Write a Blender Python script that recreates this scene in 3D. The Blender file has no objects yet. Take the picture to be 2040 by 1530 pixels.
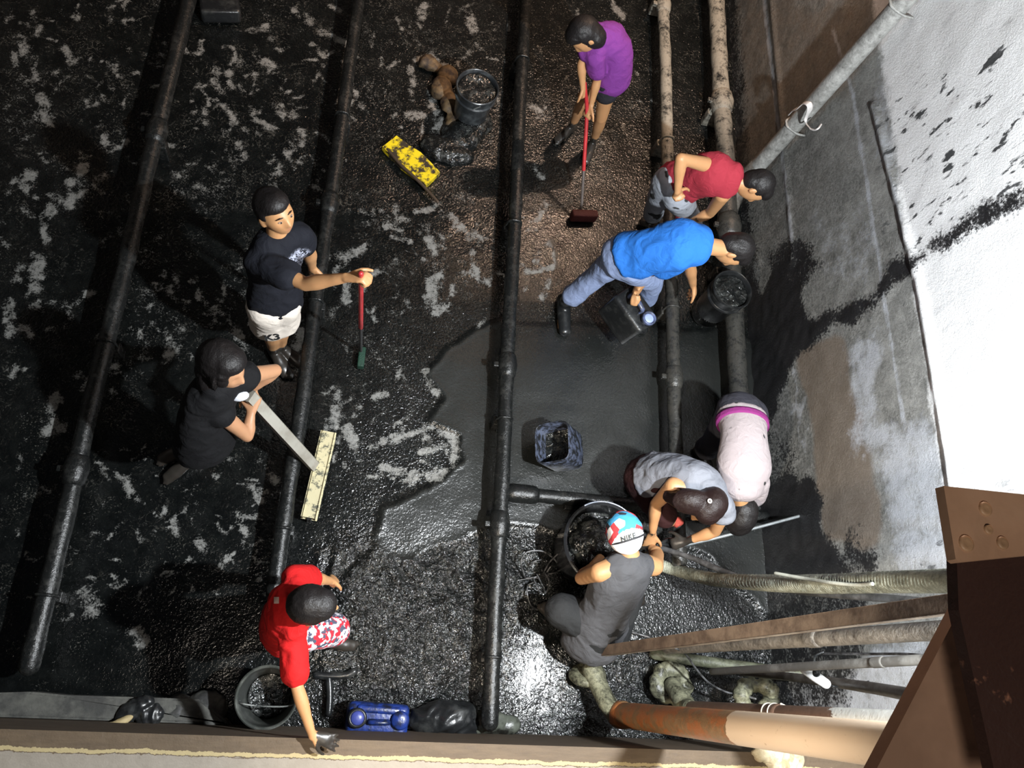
import bpy, bmesh, math, random
import numpy as np
from mathutils import Vector, Matrix
random.seed(7); RNG=np.random.RandomState(11)
sc=bpy.context.scene; COL=sc.collection
# ------------------------------------------------------------------ camera (high above the tank floor, looking almost straight down)
H=5.0; F=1600.0
def nrm(v): return v/np.linalg.norm(v)
_d=nrm(np.array([-400.,-575.,-F])); _r=np.array([202.,4312.,-F]); _r=nrm(_r-_d*np.dot(_r,_d)); _x=np.cross(_r,-_d)
RM=np.array([_x,_r,-_d])                      # camera -> world
cam=bpy.data.cameras.new('camera'); cam.sensor_width=36; cam.lens=36*F/2040; cam.clip_start=0.02
camo=bpy.data.objects.new('camera',cam); COL.objects.link(camo)
M=Matrix([list(r) for r in RM]).to_4x4(); M.translation=(0,0,H); camo.matrix_world=M
sc.camera=camo
def ray(px,py): return RM@np.array([px-1020.,765.-py,-F])
def P(px,py,z=0.):
    v=ray(px,py); t=(z-H)/v[2]; return Vector((v[0]*t,v[1]*t,z))
def PX(px,py,X):
    v=ray(px,py); t=X/v[0]; return Vector((X,v[1]*t,H+v[2]*t))
def proj(p):                                   # Nx3 -> Nx2 position in the photograph, for laying out stains
    q=(np.asarray(p)-np.array([0,0,H]))@RM
    z=np.minimum(q[:,2],-1e-3)
    return np.stack([1020+q[:,0]/-z*F,765-q[:,1]/-z*F],1)
# ------------------------------------------------------------------ world, lamps, exposure
w=bpy.data.worlds.new('night'); sc.world=w; w.use_nodes=True
w.node_tree.nodes['Background'].inputs[0].default_value=(0.55,0.7,1,1); w.node_tree.nodes['Background'].inputs[1].default_value=0.012
sc.view_settings.view_transform='Standard'; sc.view_settings.look='None'; sc.view_settings.gamma=1; sc.view_settings.exposure=0.0
sc.view_settings.use_curve_mapping=False
def spot(name,loc,target,energy,color,size,cone,blend):
    l=bpy.data.lights.new(name,'SPOT'); l.energy=energy; l.color=color; l.shadow_soft_size=size; l.spot_size=math.radians(cone); l.spot_blend=blend
    o=bpy.data.objects.new(name,l); COL.objects.link(o); o.location=loc
    o.rotation_euler=(Vector(target)-Vector(loc)).to_track_quat('-Z','Y').to_euler(); return o
LAMP=Vector((1.95,0.22,4.1)); WARM=Vector((2.35,5.1,4.5)); DOOR=Vector((0.1,-0.95,5.7)); LOW=Vector((0.15,-0.95,3.3))
spot('floodlight',LAMP,(1.9,1.6,0),1250,(0.93,0.97,1.0),0.05,172,0.35)
spot('warm_lamp',WARM,(0.6,4.9,0),640,(1.0,0.68,0.48),0.06,176,0.15)
spot('platform_lamp',DOOR,(1.1,0.2,1.0),70,(1.0,0.88,0.76),0.25,140,0.5)
spot('ledge_fill',LOW,(1.45,-0.35,1.0),330,(1.0,0.86,0.68),0.08,88,0.8)  # fill light added to brighten the PVC pipe and ledge
# ------------------------------------------------------------------ helpers
def tag(o,label=None,cat=None,group=None,kind=None):
    if label: o['label']=label
    if cat: o['category']=cat
    if group: o['group']=group
    if kind: o['kind']=kind
    return o
def empty(name,loc,label,cat,group=None):
    o=bpy.data.objects.new(name,None); COL.objects.link(o); o.location=loc; o.empty_display_size=0.1
    return tag(o,label,cat,group)
def link(name,me,mat,parent=None,smooth=True):
    if mat is not None: me.materials.append(mat)
    if smooth: me.polygons.foreach_set('use_smooth',[True]*len(me.polygons))
    o=bpy.data.objects.new(name,me); COL.objects.link(o)
    if parent is not None:
        o.parent=parent; me.transform(Matrix.Translation(-parent_world(parent)))
    return o
def parent_world(p):
    v=Vector((0,0,0))
    while p is not None: v=v+Vector(p.location); p=p.parent
    return v
def bmo(name,bm,mat,parent=None,smooth=True):
    me=bpy.data.meshes.new(name); bm.normal_update(); bm.to_mesh(me); bm.free(); return link(name,me,mat,parent,smooth)
def autosmooth(o,ang=35):
    me=o.data; bm=bmesh.new(); bm.from_mesh(me)
    for e in bm.edges:
        if len(e.link_faces)==2 and e.calc_face_angle(0)>math.radians(ang): e.smooth=False
    bm.to_mesh(me); bm.free(); return o
def hsh(n): 
    s=np.sin(n)*43758.5453; return s-np.floor(s)
def vnoise(p,seed=0.):
    p=np.asarray(p,float); i=np.floor(p); f=p-i; f=f*f*(3-2*f); r=0
    for a in (0,1):
        for b in (0,1):
            for c in (0,1):
                h=hsh((i[:,0]+a)*12.9898+(i[:,1]+b)*78.233+(i[:,2]+c)*37.719+seed*7.13)
                r=r+h*(f[:,0] if a else 1-f[:,0])*(f[:,1] if b else 1-f[:,1])*(f[:,2] if c else 1-f[:,2])
    return r*2-1
def fbm(p,o=4,seed=0.):
    p=np.asarray(p,float); s=0; a=1; t=0
    for k in range(o): s=s+a*vnoise(p*(2.03**k)+k*5.7,seed+k); t+=a; a*=.5
    return s/t
def sst(a,b,x): t=np.clip((x-a)/(b-a),0,1); return t*t*(3-2*t)
def spline(pts,n=8):
    pts=[Vector(p) for p in pts]
    if len(pts)<3: return [pts[0].lerp(pts[1],k/n) for k in range(n+1)]
    out=[]; q=[pts[0]*2-pts[1]]+pts+[pts[-1]*2-pts[-2]]
    for i in range(len(pts)-1):
        a,b,c,d=q[i:i+4]
        for k in range(n):
            t=k/n; out.append(0.5*((2*b)+(c-a)*t+(2*a-5*b+4*c-d)*t*t+(3*b-a-3*c+d)*t**3))
    out.append(pts[-1]); return out
def lin(vals,n=8):
    out=[]
    for i in range(len(vals)-1):
        for k in range(n):
            t=k/n; t=t*t*(3-2*t); out.append(vals[i]*(1-t)+vals[i+1]*t)
    out.append(vals[-1]); return out
def tube(bm,pts,A,B=None,side=None,n=14,seg=6,cap=True):
    """smooth tube through pts; A half width along side axis, B half depth"""
    c=spline(pts,seg); a=lin(A,seg) if isinstance(A,(list,tuple)) else [A]*len(c)
    b=a if B is None else (lin(B,seg) if isinstance(B,(list,tuple)) else [B]*len(c))
    if len(a)!=len(c): a=list(np.interp(np.linspace(0,1,len(c)),np.linspace(0,1,len(a)),a))
    if len(b)!=len(c): b=list(np.interp(np.linspace(0,1,len(c)),np.linspace(0,1,len(b)),b))
    s=None; rings=[]; N=len(c)
    if side is not None and isinstance(side,(list,tuple)): sides=[Vector(x) for x in side]
    for i in range(N):
        t=(c[min(i+1,N-1)]-c[max(i-1,0)])
        if t.length<1e-7: t=Vector((0,0,1))
        t.normalize()
        if side is None:
            if s is None: s=t.orthogonal().normalized()
        elif isinstance(side,(list,tuple)):
            u=i/(N-1)*(len(sides)-1); k=min(int(u),len(sides)-2); s=sides[k].lerp(sides[k+1],u-k)
        else: s=Vector(side)
        s=(s-t*s.dot(t)).normalized(); u=t.cross(s)
        rings.append((c[i],t,s,u,a[i],b[i]))
    if cap:
        c0,t0,s0,u0,a0,b0=rings[0]; c1,t1,s1,u1,a1,b1=rings[-1]; m0=min(a0,b0); m1=min(a1,b1)
        pre=[(c0-t0*m0*math.sin(q),t0,s0,u0,a0*math.cos(q),b0*math.cos(q)) for q in (1.35,.8,.4)]
        post=[(c1+t1*m1*math.sin(q),t1,s1,u1,a1*math.cos(q),b1*math.cos(q)) for q in (.4,.8,1.35)]
        rings=pre+rings+post
    V=[[bm.verts.new(cc+ss*(aa*math.cos(2*math.pi*k/n))+uu*(bb*math.sin(2*math.pi*k/n))) for k in range(n)] for cc,tt,ss,uu,aa,bb in rings]
    for i in range(len(V)-1):
        for k in range(n): bm.faces.new((V[i][k],V[i][(k+1)%n],V[i+1][(k+1)%n],V[i+1][k]))
    bm.faces.new(V[0][::-1]); bm.faces.new(V[-1])
    return bm
def blob(bm,c,r,ax=None,n=16,m=12):
    """ellipsoid r=(rx,ry,rz) in frame ax (Matrix 3x3 columns)"""
    ax=ax or Matrix.Identity(3); r=(r,r,r) if not isinstance(r,(tuple,list)) else r; c=Vector(c)
    V=[]
    for i in range(1,m):
        th=math.pi*i/m
        V.append([bm.verts.new(c+ax@Vector((r[0]*math.sin(th)*math.cos(2*math.pi*k/n),r[1]*math.sin(th)*math.sin(2*math.pi*k/n),r[2]*math.cos(th)))) for k in range(n)])
    t=bm.verts.new(c+ax@Vector((0,0,r[2]))); b=bm.verts.new(c-ax@Vector((0,0,r[2])))
    for k in range(n):
        bm.faces.new((t,V[0][k],V[0][(k+1)%n])); bm.faces.new((b,V[-1][(k+1)%n],V[-1][k]))
        for i in range(m-2): bm.faces.new((V[i][k],V[i+1][k],V[i+1][(k+1)%n],V[i][(k+1)%n]))
def box(bm,c,s,ax=None,bev=0.0):
    ax=ax or Matrix.Identity(3); c=Vector(c)
    r=bmesh.ops.create_cube(bm,size=1); vs=r['verts']
    for v in vs: v.co=c+ax@Vector((v.co.x*s[0],v.co.y*s[1],v.co.z*s[2]))
    if bev>0:
        es=list({e for v in vs for e in v.link_edges}); bmesh.ops.bevel(bm,geom=es,offset=bev,segments=3,profile=.6,affect='EDGES')
def lathe(bm,prof,c,ax=None,n=40):
    ax=ax or Matrix.Identity(3); c=Vector(c)
    V=[[bm.verts.new(c+ax@Vector((r*math.cos(2*math.pi*k/n),r*math.sin(2*math.pi*k/n),z))) for k in range(n)] for r,z in prof]
    for i in range(len(V)-1):
        for k in range(n): bm.faces.new((V[i][k],V[i][(k+1)%n],V[i+1][(k+1)%n],V[i+1][k]))
    bm.faces.new(V[0][::-1]); bm.faces.new(V[-1])
def prism(bm,poly,off):
    """closed polygon (Vectors) extruded by vector off"""
    a=[bm.verts.new(p) for p in poly]; b=[bm.verts.new(Vector(p)+off) for p in poly]; n=len(a)
    bm.faces.new(a); bm.faces.new(b[::-1])
    for i in range(n): bm.faces.new((a[i],b[i],b[(i+1)%n],a[(i+1)%n]))
    bmesh.ops.recalc_face_normals(bm,faces=bm.faces)
def frame(up,fwd):
    up=Vector(up).normalized(); fwd=Vector(fwd); fwd=(fwd-up*fwd.dot(up)).normalized(); x=fwd.cross(up)
    return Matrix((x,fwd,up)).transposed()
def verts(me):
    a=np.empty(len(me.vertices)*3,np.float32); me.vertices.foreach_get('co',a); return a.reshape(-1,3).astype(float)
def setverts(me,a): me.vertices.foreach_set('co',np.asarray(a,np.float32).ravel()); me.update()
def vnormals(me):
    a=np.empty(len(me.vertices)*3,np.float32); me.vertices.foreach_get('normal',a); return a.reshape(-1,3).astype(float)
def attr(me,name,vals):
    at=me.attributes.new(name,'FLOAT','POINT'); at.data.foreach_set('value',np.asarray(vals,np.float32))
def remesh(bm,vox,it=4,fac=.5):
    me=bpy.data.meshes.new('tmp'); bm.to_mesh(me); bm.free(); o=bpy.data.objects.new('tmp',me); COL.objects.link(o)
    r=o.modifiers.new('r','REMESH'); r.mode='VOXEL'; r.voxel_size=vox
    if it: s=o.modifiers.new('s','SMOOTH'); s.factor=fac; s.iterations=it
    dg=bpy.context.evaluated_depsgraph_get(); dg.update(); m2=bpy.data.meshes.new_from_object(o.evaluated_get(dg))
    bpy.data.objects.remove(o); bpy.data.meshes.remove(me); m2.materials.clear(); return m2
def wrinkle(me,amp,sc_=9,seed=0,stretch=(1,1,1)):
    v=verts(me); n=vnormals(me); q=v*sc_*np.array(stretch)
    q=q+1.2*np.stack([fbm(q*.4,2,seed+1),fbm(q*.4,2,seed+2),fbm(q*.4,2,seed+3)],1)
    d=1-2*np.abs(fbm(q,3,seed)); setverts(me,v+n*(d*amp)[:,None]); return me
# ------------------------------------------------------------------ materials
class NT:
    def __init__(s,name):
        s.m=bpy.data.materials.new(name); s.m.use_nodes=True; s.t=s.m.node_tree; s.n=s.t.nodes; s.b=s.n['Principled BSDF']
    def add(s,ty,**k):
        x=s.n.new(ty)
        for a,b in k.items(): setattr(x,a,b)
        return x
    def L(s,a,b): s.t.links.new(a,b)
    def co(s,kind='Object',scale=(1,1,1)):
        tc=s.add('ShaderNodeTexCoord'); mp=s.add('ShaderNodeMapping'); mp.inputs['Scale'].default_value=scale; s.L(tc.outputs[kind],mp.inputs[0]); return mp.outputs[0]
    def noise(s,scale,detail=5,rough=.6,co=None,dist=0):
        x=s.add('ShaderNodeTexNoise'); x.inputs['Scale'].default_value=scale; x.inputs['Detail'].default_value=detail; x.inputs['Roughness'].default_value=rough; x.inputs['Distortion'].default_value=dist
        if co is None: co=s.co()
        s.L(co,x.inputs['Vector']); return x.outputs['Fac']
    def ramp(s,fac,stops):
        x=s.add('ShaderNodeValToRGB'); cr=x.color_ramp
        while len(cr.elements)<len(stops): cr.elements.new(.5)
        for e,(p,c) in zip(cr.elements,stops): e.position=p; e.color=(c,c,c,1) if not isinstance(c,tuple) else (*c,1)
        s.L(fac,x.inputs[0]); return x.outputs[0]
    def mix(s,fac,a,b):
        x=s.add('ShaderNodeMix',data_type='RGBA')
        for v,i in ((fac,0),(a,6),(b,7)):
            if isinstance(v,(int,float)): x.inputs[i].default_value=v
            elif isinstance(v,tuple): x.inputs[i].default_value=(*v,1)
            else: s.L(v,x.inputs[i])
        return x.outputs[2]
    def math(s,op,a,b=0.,c=0.,clamp=False):
        x=s.add('ShaderNodeMath',operation=op,use_clamp=clamp)
        for v,i in ((a,0),(b,1),(c,2)):
            if isinstance(v,(int,float)): x.inputs[i].default_value=v
            else: s.L(v,x.inputs[i])
        return x.outputs[0]
    def attr(s,name): x=s.add('ShaderNodeAttribute',attribute_name=name); return x.outputs['Fac']
    def set(s,name,v):
        i=s.b.inputs[name]
        if isinstance(v,(int,float)): i.default_value=v
        elif isinstance(v,tuple): i.default_value=(*v,1)
        else: s.L(v,i)
    def bump(s,h,strength=.5,dist=.01,prev=None):
        x=s.add('ShaderNodeBump'); x.inputs['Distance'].default_value=dist
        if isinstance(strength,(int,float)): x.inputs['Strength'].default_value=strength
        else: s.L(strength,x.inputs['Strength'])
        s.L(h,x.inputs['Height'])
        if prev is not None: s.L(prev,x.inputs['Normal'])
        s.L(x.outputs[0],s.b.inputs['Normal']); return x.outputs[0]
def simple(name,col,rough=.5,var=.25,vs=12,bump=.2,bs=60,metal=0,col2=None,spec=.5,thr=(.4,.6)):
    t=NT(name); n=t.noise(vs,5,.65); c2=col2 or tuple(c*(1-var) for c in col)
    t.set('Base Color',t.mix(t.ramp(n,[(thr[0],0.),(thr[1],1.)]),col,c2)); t.set('Roughness',rough); t.set('Metallic',metal); t.set('Specular IOR Level',spec)
    if bump: t.bump(t.noise(bs,4,.6),bump,.004)
    return t.m
def cloth(name,col,dark=None,mud=None,pat=None):
    t=NT(name); base=t.mix(t.noise(5,4,.6),tuple(c*.88 for c in col),tuple(min(1,c*1.1) for c in col))
    if mud: base=t.mix(t.ramp(t.noise(mud[0],2,.5),[(mud[1],0.),(mud[1]+.02,1.)]),base,(0.03,.03,.03))
    if pat:
        pn=t.ramp(t.noise(55,2,.5,dist=1.5),[(.44,0.),(.5,1.)]); base=t.mix(t.math('MULTIPLY',pn,t.attr('print'),clamp=True),base,pat)
    t.set('Base Color',base); t.set('Roughness',.85); t.set('Specular IOR Level',.25)
    b=t.bump(t.noise(14,3,.5,dist=1.2),.45,.02); t.bump(t.noise(420,2,.5),.15,.001,b); return t.m
def skin(name,col=(.50,.265,.12)):
    t=NT(name); n=t.noise(7,4,.6); base=t.mix(n,tuple(c*.88 for c in col),(min(1,col[0]*1.08),col[1]*1.05,col[2]*1.05))
    mud=t.attr('mud'); k=t.math('ADD',mud,t.math('MULTIPLY',t.math('SUBTRACT',t.noise(22,4,.6),.5),1.3),clamp=True)
    f=t.ramp(k,[(.42,0.),(.58,1.)]); f2=t.math('MULTIPLY',f,t.math('GREATER_THAN',mud,.02))
    base=t.mix(t.math('MULTIPLY',t.attr('lips'),.6),base,(.45,.15,.12))
    t.set('Base Color',t.mix(f2,base,(.03,.026,.022))); t.set('Roughness',t.mix(f2,(.48,)*3,(.3,)*3)); t.set('Subsurface Weight',.08); t.set('Subsurface Radius',(.02,.01,.006)[0:3] if False else .0) if False else None
    t.bump(t.noise(90,3,.5),.12,.002); return t.m
def sludge(name,col=(.012,.014,.014),rough=.22,bs=45,bst=.7,dist=.02,grey=.0):
    t=NT(name); n=t.noise(16,5,.7); t.set('Base Color',t.mix(t.ramp(n,[(.5-grey,0.),(.75-grey,1.)]),col,(.09,.095,.09))); t.set('Roughness',rough)
    a=t.bump(t.noise(bs,3,.5,dist=.8),bst,dist*.45); t.bump(t.noise(95,1,.5),.5,.003,a); return t.m
M_SKIN=skin('skin'); M_SKIN2=skin('skin_tan',(.47,.25,.135)); M_HAIR=None
def hairmat(name,col=(.006,.005,.005)):
    t=NT(name); wv=t.add('ShaderNodeTexNoise'); wv.inputs['Scale'].default_value=1; t.L(t.co('Object',(140,140,14)),wv.inputs['Vector']); wv.inputs['Detail'].default_value=3
    t.set('Base Color',t.mix(wv.outputs['Fac'],col,tuple(c*2.2 for c in col))); t.set('Roughness',.5); t.set('Specular IOR Level',.35); t.bump(wv.outputs['Fac'],.4,.006); return t.m
M_HAIR=hairmat('black_hair')
M_BLACK=simple('black_plastic_muddy',(.012,.013,.014),.28,col2=(.05,.052,.05),vs=14,bump=.5,bs=40,thr=(.5,.75))
M_SLUDGE=sludge('wet_sludge',col=(.008,.009,.009),rough=.14,bs=26,bst=1.0,dist=.04)
# ---- floor
def floor_mat():
    t=NT('tank_floor_sludge'); o=t.co()
    a=t.attr('scum'); n1=t.noise(34,6,.75,o); n2=t.noise(110,3,.6,o)
    s=t.math('ADD',a,t.math('MULTIPLY',t.math('SUBTRACT',n1,.5),2.2)); s=t.math('ADD',s,t.math('MULTIPLY',t.math('SUBTRACT',n2,.5),1.5))
    m=t.math('MULTIPLY',t.ramp(s,[(.46,0.),(.75,.45),(1.15,1.)]),t.math('GREATER_THAN',a,.02))
    film=t.ramp(t.noise(9,6,.75,o),[(.45,0.),(.8,1.)])
    base=t.mix(t.math('MULTIPLY',film,.6),(.0035,.0042,.0042),(.016,.018,.017)); base=t.mix(t.attr('silt'),base,(.017,.0185,.0175))
    fl=t.math('MULTIPLY',t.ramp(t.noise(85,3,.7,o),[(.57,0.),(.67,1.)]),t.ramp(t.noise(5,5,.7,o),[(.50,0.),(.64,1.)])); rd=t.math('ABSOLUTE',t.math('SUBTRACT',t.noise(11,3,.55,o,1.6),.5)); rd=t.math('MULTIPLY',t.ramp(rd,[(.004,1.),(.030,0.)]),t.math('MULTIPLY',t.ramp(t.noise(4.3,4,.65,o),[(.47,0.),(.60,1.)]),t.ramp(t.noise(60,3,.7,o),[(.42,0.),(.60,1.)]))); fl=t.math('MAXIMUM',fl,t.math('MULTIPLY',rd,t.attr('amb'))); fl=t.math('MULTIPLY',fl,t.math('SUBTRACT',1.,t.attr('silt')))
    base=t.mix(t.math('MULTIPLY',fl,.75),base,(.13,.125,.11))
    t.set('Base Color',t.mix(m,base,t.mix(n1,(.10,.102,.095),(.30,.30,.285))))
    t.set('Roughness',t.mix(m,t.mix(t.attr('silt'),(.17,)*3,(.26,)*3),(.55,)*3)); t.set('Specular IOR Level',.62)
    rip=t.attr('rip'); b1=t.bump(t.noise(17,3,.55,o,1.6),rip,.030)
    b2=t.bump(t.noise(62,2,.5,o,.6),t.math('ADD',t.math('MULTIPLY',rip,.6),t.attr('fine')),.0085,b1)
    t.bump(t.noise(150,1,.5,o),t.math('ADD',t.math('MULTIPLY',rip,.4),t.attr('fine')),.0022,b2); return t.m
def inpoly(q,poly):
    x,y=q[:,0],q[:,1]; r=np.zeros(len(q),bool); n=len(poly)
    for i in range(n):
        x0,y0=poly[i]; x1,y1=poly[(i+1)%n]
        if y0==y1: continue
        c=((y0>y)!=(y1>y))&(x<(x1-x0)*(y-y0)/(y1-y0)+x0); r^=c
    return r
def grid(name,org,du,dv,nu,nv):
    i,j=np.meshgrid(np.arange(nu),np.arange(nv),indexing='ij')
    v=np.asarray(org)[None]+i.ravel()[:,None]*np.asarray(du)[None]+j.ravel()[:,None]*np.asarray(dv)[None]
    a=(i[:-1,:-1]*nv+j[:-1,:-1]).ravel(); f=np.stack([a,a+nv,a+nv+1,a+1],1)
    me=bpy.data.meshes.new(name); me.vertices.add(len(v)); me.loops.add(f.size); me.polygons.add(len(f))
    me.vertices.foreach_set('co',v.astype(np.float32).ravel()); me.loops.foreach_set('vertex_index',f.astype(np.int32).ravel())
    me.polygons.foreach_set('loop_start',np.arange(0,f.size,4,dtype=np.int32)); me.update(calc_edges=True); me.validate(); return me,v
STROKES=[]   # scum marks: photo polyline, width px, strength
def S(w_,s_,*pts): STROKES.append((pts,w_,s_))
for a in [((128,95),(150,120)),((40,75),(55,110)),((80,190),(95,220)),((430,135),(425,160),(440,180)),((455,140),(462,170)),((405,215),(412,250)),((450,210),(465,240)),
          ((500,210),(510,235),(545,255)),((555,210),(570,230),(585,225)),((600,260),(598,285),(575,300)),((545,325),(560,340)),((480,285),(478,310)),((620,85),(645,110)),((640,60),(690,85)),
          ((500,60),(530,50),(545,75)),((510,110),(545,130)),((590,20),(620,40)),((660,10),(690,25)),((935,25),(945,60)),((845,10),(835,45)),((1220,0),(1240,30)),((835,120),(860,112),(880,130)),
          ((820,130),(822,165)),((860,185),(868,220)),((815,230),(840,228)),((885,240),(870,260)),((205,270),(210,295)),((235,290),(250,280)),((190,205),(205,190)),((90,210),(95,240)),
          ((60,345),(50,370)),((140,360),(145,400)),((165,320),(160,385)),((75,515),(70,570)),((15,600),(18,650),(22,670)),((85,430),(90,480)),((115,390),(100,425)),((110,410),(150,405)),((40,530),(30,560)),
          ((350,545),(352,575)),((340,570),(345,590)),((300,580),(320,575)),((395,590),(420,610),(435,620)),((460,640),(470,660),(490,690)),((345,680),(335,700)),((350,700),(330,715)),((590,690),(600,660)),((570,720),(590,735)),
          ((620,520),(650,510)),((680,510),(710,505)),((690,520),(670,540)),((745,545),(790,520)),((770,450),(800,435)),((780,470),(820,480)),((700,500),(730,490)),((850,450),(860,500)),((900,430),(930,460)),((930,540),(970,560)),
          ((880,540),(860,590)),((860,560),(870,620)),((940,500),(950,540)),((830,420),(860,415)),((870,400),(880,430)),((1060,210),(1090,230)),((1070,330),(1080,350)),((1090,400),(1070,440)),((1100,480),(1110,520)),((1050,540),(1110,530)),((1100,560),(1085,590)),
          ((670,790),(680,830)),((660,800),(670,850)),((690,850),(705,880)),((740,890),(790,870)),((800,870),(860,850)),((880,860),(905,870)),((905,880),(910,930)),((840,900),(880,890)),((760,930),(900,960)),((820,950),(890,940)),((850,740),(870,780)),((800,740),(810,770)),((690,550),(690,600)),
          ((540,950),(560,970)),((520,980),(560,990)),((500,970),(520,1000)),((110,790),(100,840)),((95,860),(120,850)),((350,900),(380,905)),((250,960),(265,990)),((470,1025),(490,1060)),((345,1030),(350,1060)),((395,1080),(410,1095)),((270,1260),(285,1280)),((165,1180),(180,1220))]:
    S(random.uniform(7,13),random.uniform(.75,1.05),*a)
def rstroke(x0,y0,x1,y1,n,wlo,whi,s=.8):
    for _ in range(n):
        x,y=random.uniform(x0,x1),random.uniform(y0,y1); an=random.uniform(0,6.28); l=random.uniform(6,22); k=random.uniform(-1.3,1.3)
        p=[(x,y)]; 
        for q in range(3): an+=k*.5; p.append((p[-1][0]+l*.6*math.cos(an),p[-1][1]+l*.6*math.sin(an)))
        S(random.uniform(wlo,whi),random.uniform(.55,1)*s,*p)
rstroke(20,0,330,330,70,3,7,.8); rstroke(380,90,700,330,70,3,6,.85); rstroke(720,0,1030,280,40,3,7,.75); rstroke(1060,0,1310,300,25,3,6,.6)
rstroke(0,320,230,780,40,4,9,.8); rstroke(280,520,600,720,45,3,6,.85); rstroke(660,400,1000,650,50,4,9,.75); rstroke(650,760,900,980,40,4,9,.8)
rstroke(180,880,580,1180,90,2.5,5,.85); rstroke(0,800,180,1280,30,3,6,.65); rstroke(1040,430,1130,620,14,3,7,.7); rstroke(330,330,660,400,14,4,9,.7)
def build_floor():
    dx=.0155; x0,x1,y0,y1=-3.9,2.915,-.3,8.6; nu=int((x1-x0)/dx)+1; nv=int((y1-y0)/dx)+1
    me,v=grid('floor',(x0,y0,0),(dx,0,0),(0,dx,0),nu,nv); q=proj(v)
    qn=q+np.stack([fbm(v*6,3,1),fbm(v*6,3,2)],1)*12
    sc_=np.zeros((nu,nv))
    for pts,wd,st in STROKES:
        wp=[P(a,b) for a,b in pts]
        for a,b in zip(wp[:-1],wp[1:]):
            wm=wd*(a.length*.0+ math.sqrt(a.x**2+a.y**2+H*H))/F*.8; mg=wm*2.2
            i0=max(0,int((min(a.x,b.x)-mg-x0)/dx)); i1=min(nu,int((max(a.x,b.x)+mg-x0)/dx)+2); j0=max(0,int((min(a.y,b.y)-mg-y0)/dx)); j1=min(nv,int((max(a.y,b.y)+mg-y0)/dx)+2)
            if i1<=i0 or j1<=j0: continue
            X,Y=np.meshgrid(x0+np.arange(i0,i1)*dx,y0+np.arange(j0,j1)*dx,indexing='ij'); ab=np.array([b.x-a.x,b.y-a.y]); L2=max(1e-9,(ab**2).sum())
            t=np.clip(((X-a.x)*ab[0]+(Y-a.y)*ab[1])/L2,0,1); d=np.hypot(X-a.x-t*ab[0],Y-a.y-t*ab[1])
            sc_[i0:i1,j0:j1]=np.maximum(sc_[i0:i1,j0:j1],st*(1-sst(wm*.1,wm*2.2,d)))
    sc_=sc_.ravel(); amb=.30*sst(-.1,.5,fbm(v*3,4,5)); region=((q[:,0]<1030)&(q[:,1]<760)).astype(float); sc_=np.maximum(sc_,amb*(.45+.55*region))
    sc_=sc_*(.55+.9*sst(-.35,.35,fbm(v*22,3,31)))
    silt=inpoly(qn,[(1000,640),(900,690),(850,740),(885,790),(850,838),(912,862),(922,920),(850,975),(770,1012),(742,1080),(770,1120),(900,1080),(1000,1040),(1400,1100),(1560,1250),(1560,700),(1480,660),(1340,650)]).astype(float)
    silt=silt*np.where(q[:,0]>1000,sst(560,800,q[:,1]),1)
    silt=silt.reshape(nu,nv)
    for _ in range(2): silt=(silt+np.roll(silt,1,0)+np.roll(silt,-1,0)+np.roll(silt,1,1)+np.roll(silt,-1,1))/5
    silt=silt.ravel(); edge=silt*(1-silt)*4
    sc_=sc_*(1-silt)*(1-.7*sst(1040,1250,q[:,1])*(q[:,0]>560)); sc_[q[:,0]>1330]*=.35
    rip=sst(1000,1130,qn[:,1])*sst(560,720,qn[:,0])*(1-.75*sst(1020,1100,qn[:,0])*(q[:,1]<1280))*.9; rip=np.maximum(rip,.10); rip=rip*(1-.75*silt)
    fine=.25+.25*(q[:,1]<420)+.25*sst(600,760,qn[:,0])*(q[:,1]>600); fine=fine*(1-.55*silt)
    calm=1-.90*np.exp(-(((qn[:,0]-1065)/95)**2+((qn[:,1]-1350)/120)**2)); rip=rip*calm; fine=fine*calm
    z=.008*fbm(v*4,3,8)+.016*silt+.010*edge
    wv=v*np.array([6,6,1]); wv=wv+1.6*np.stack([fbm(wv*.5,2,21),fbm(wv*.5,2,22),wv[:,2]*0],1)
    z=z+rip*.030*(1-2*np.abs(fbm(wv,4,9)))*sst(.2,.6,rip)
    v[:,2]=z-.012; setverts(me,v); attr(me,'scum',np.clip(sc_,0,1)); attr(me,'silt',silt); attr(me,'rip',rip); attr(me,'fine',fine); attr(me,'amb',np.clip(1.0*(q[:,1]<420)+.55*(q[:,0]<1000)*(q[:,1]>=420)*(q[:,1]<1150),0,1))
    tag(link('floor',me,floor_mat()),kind='structure')
build_floor()
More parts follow.
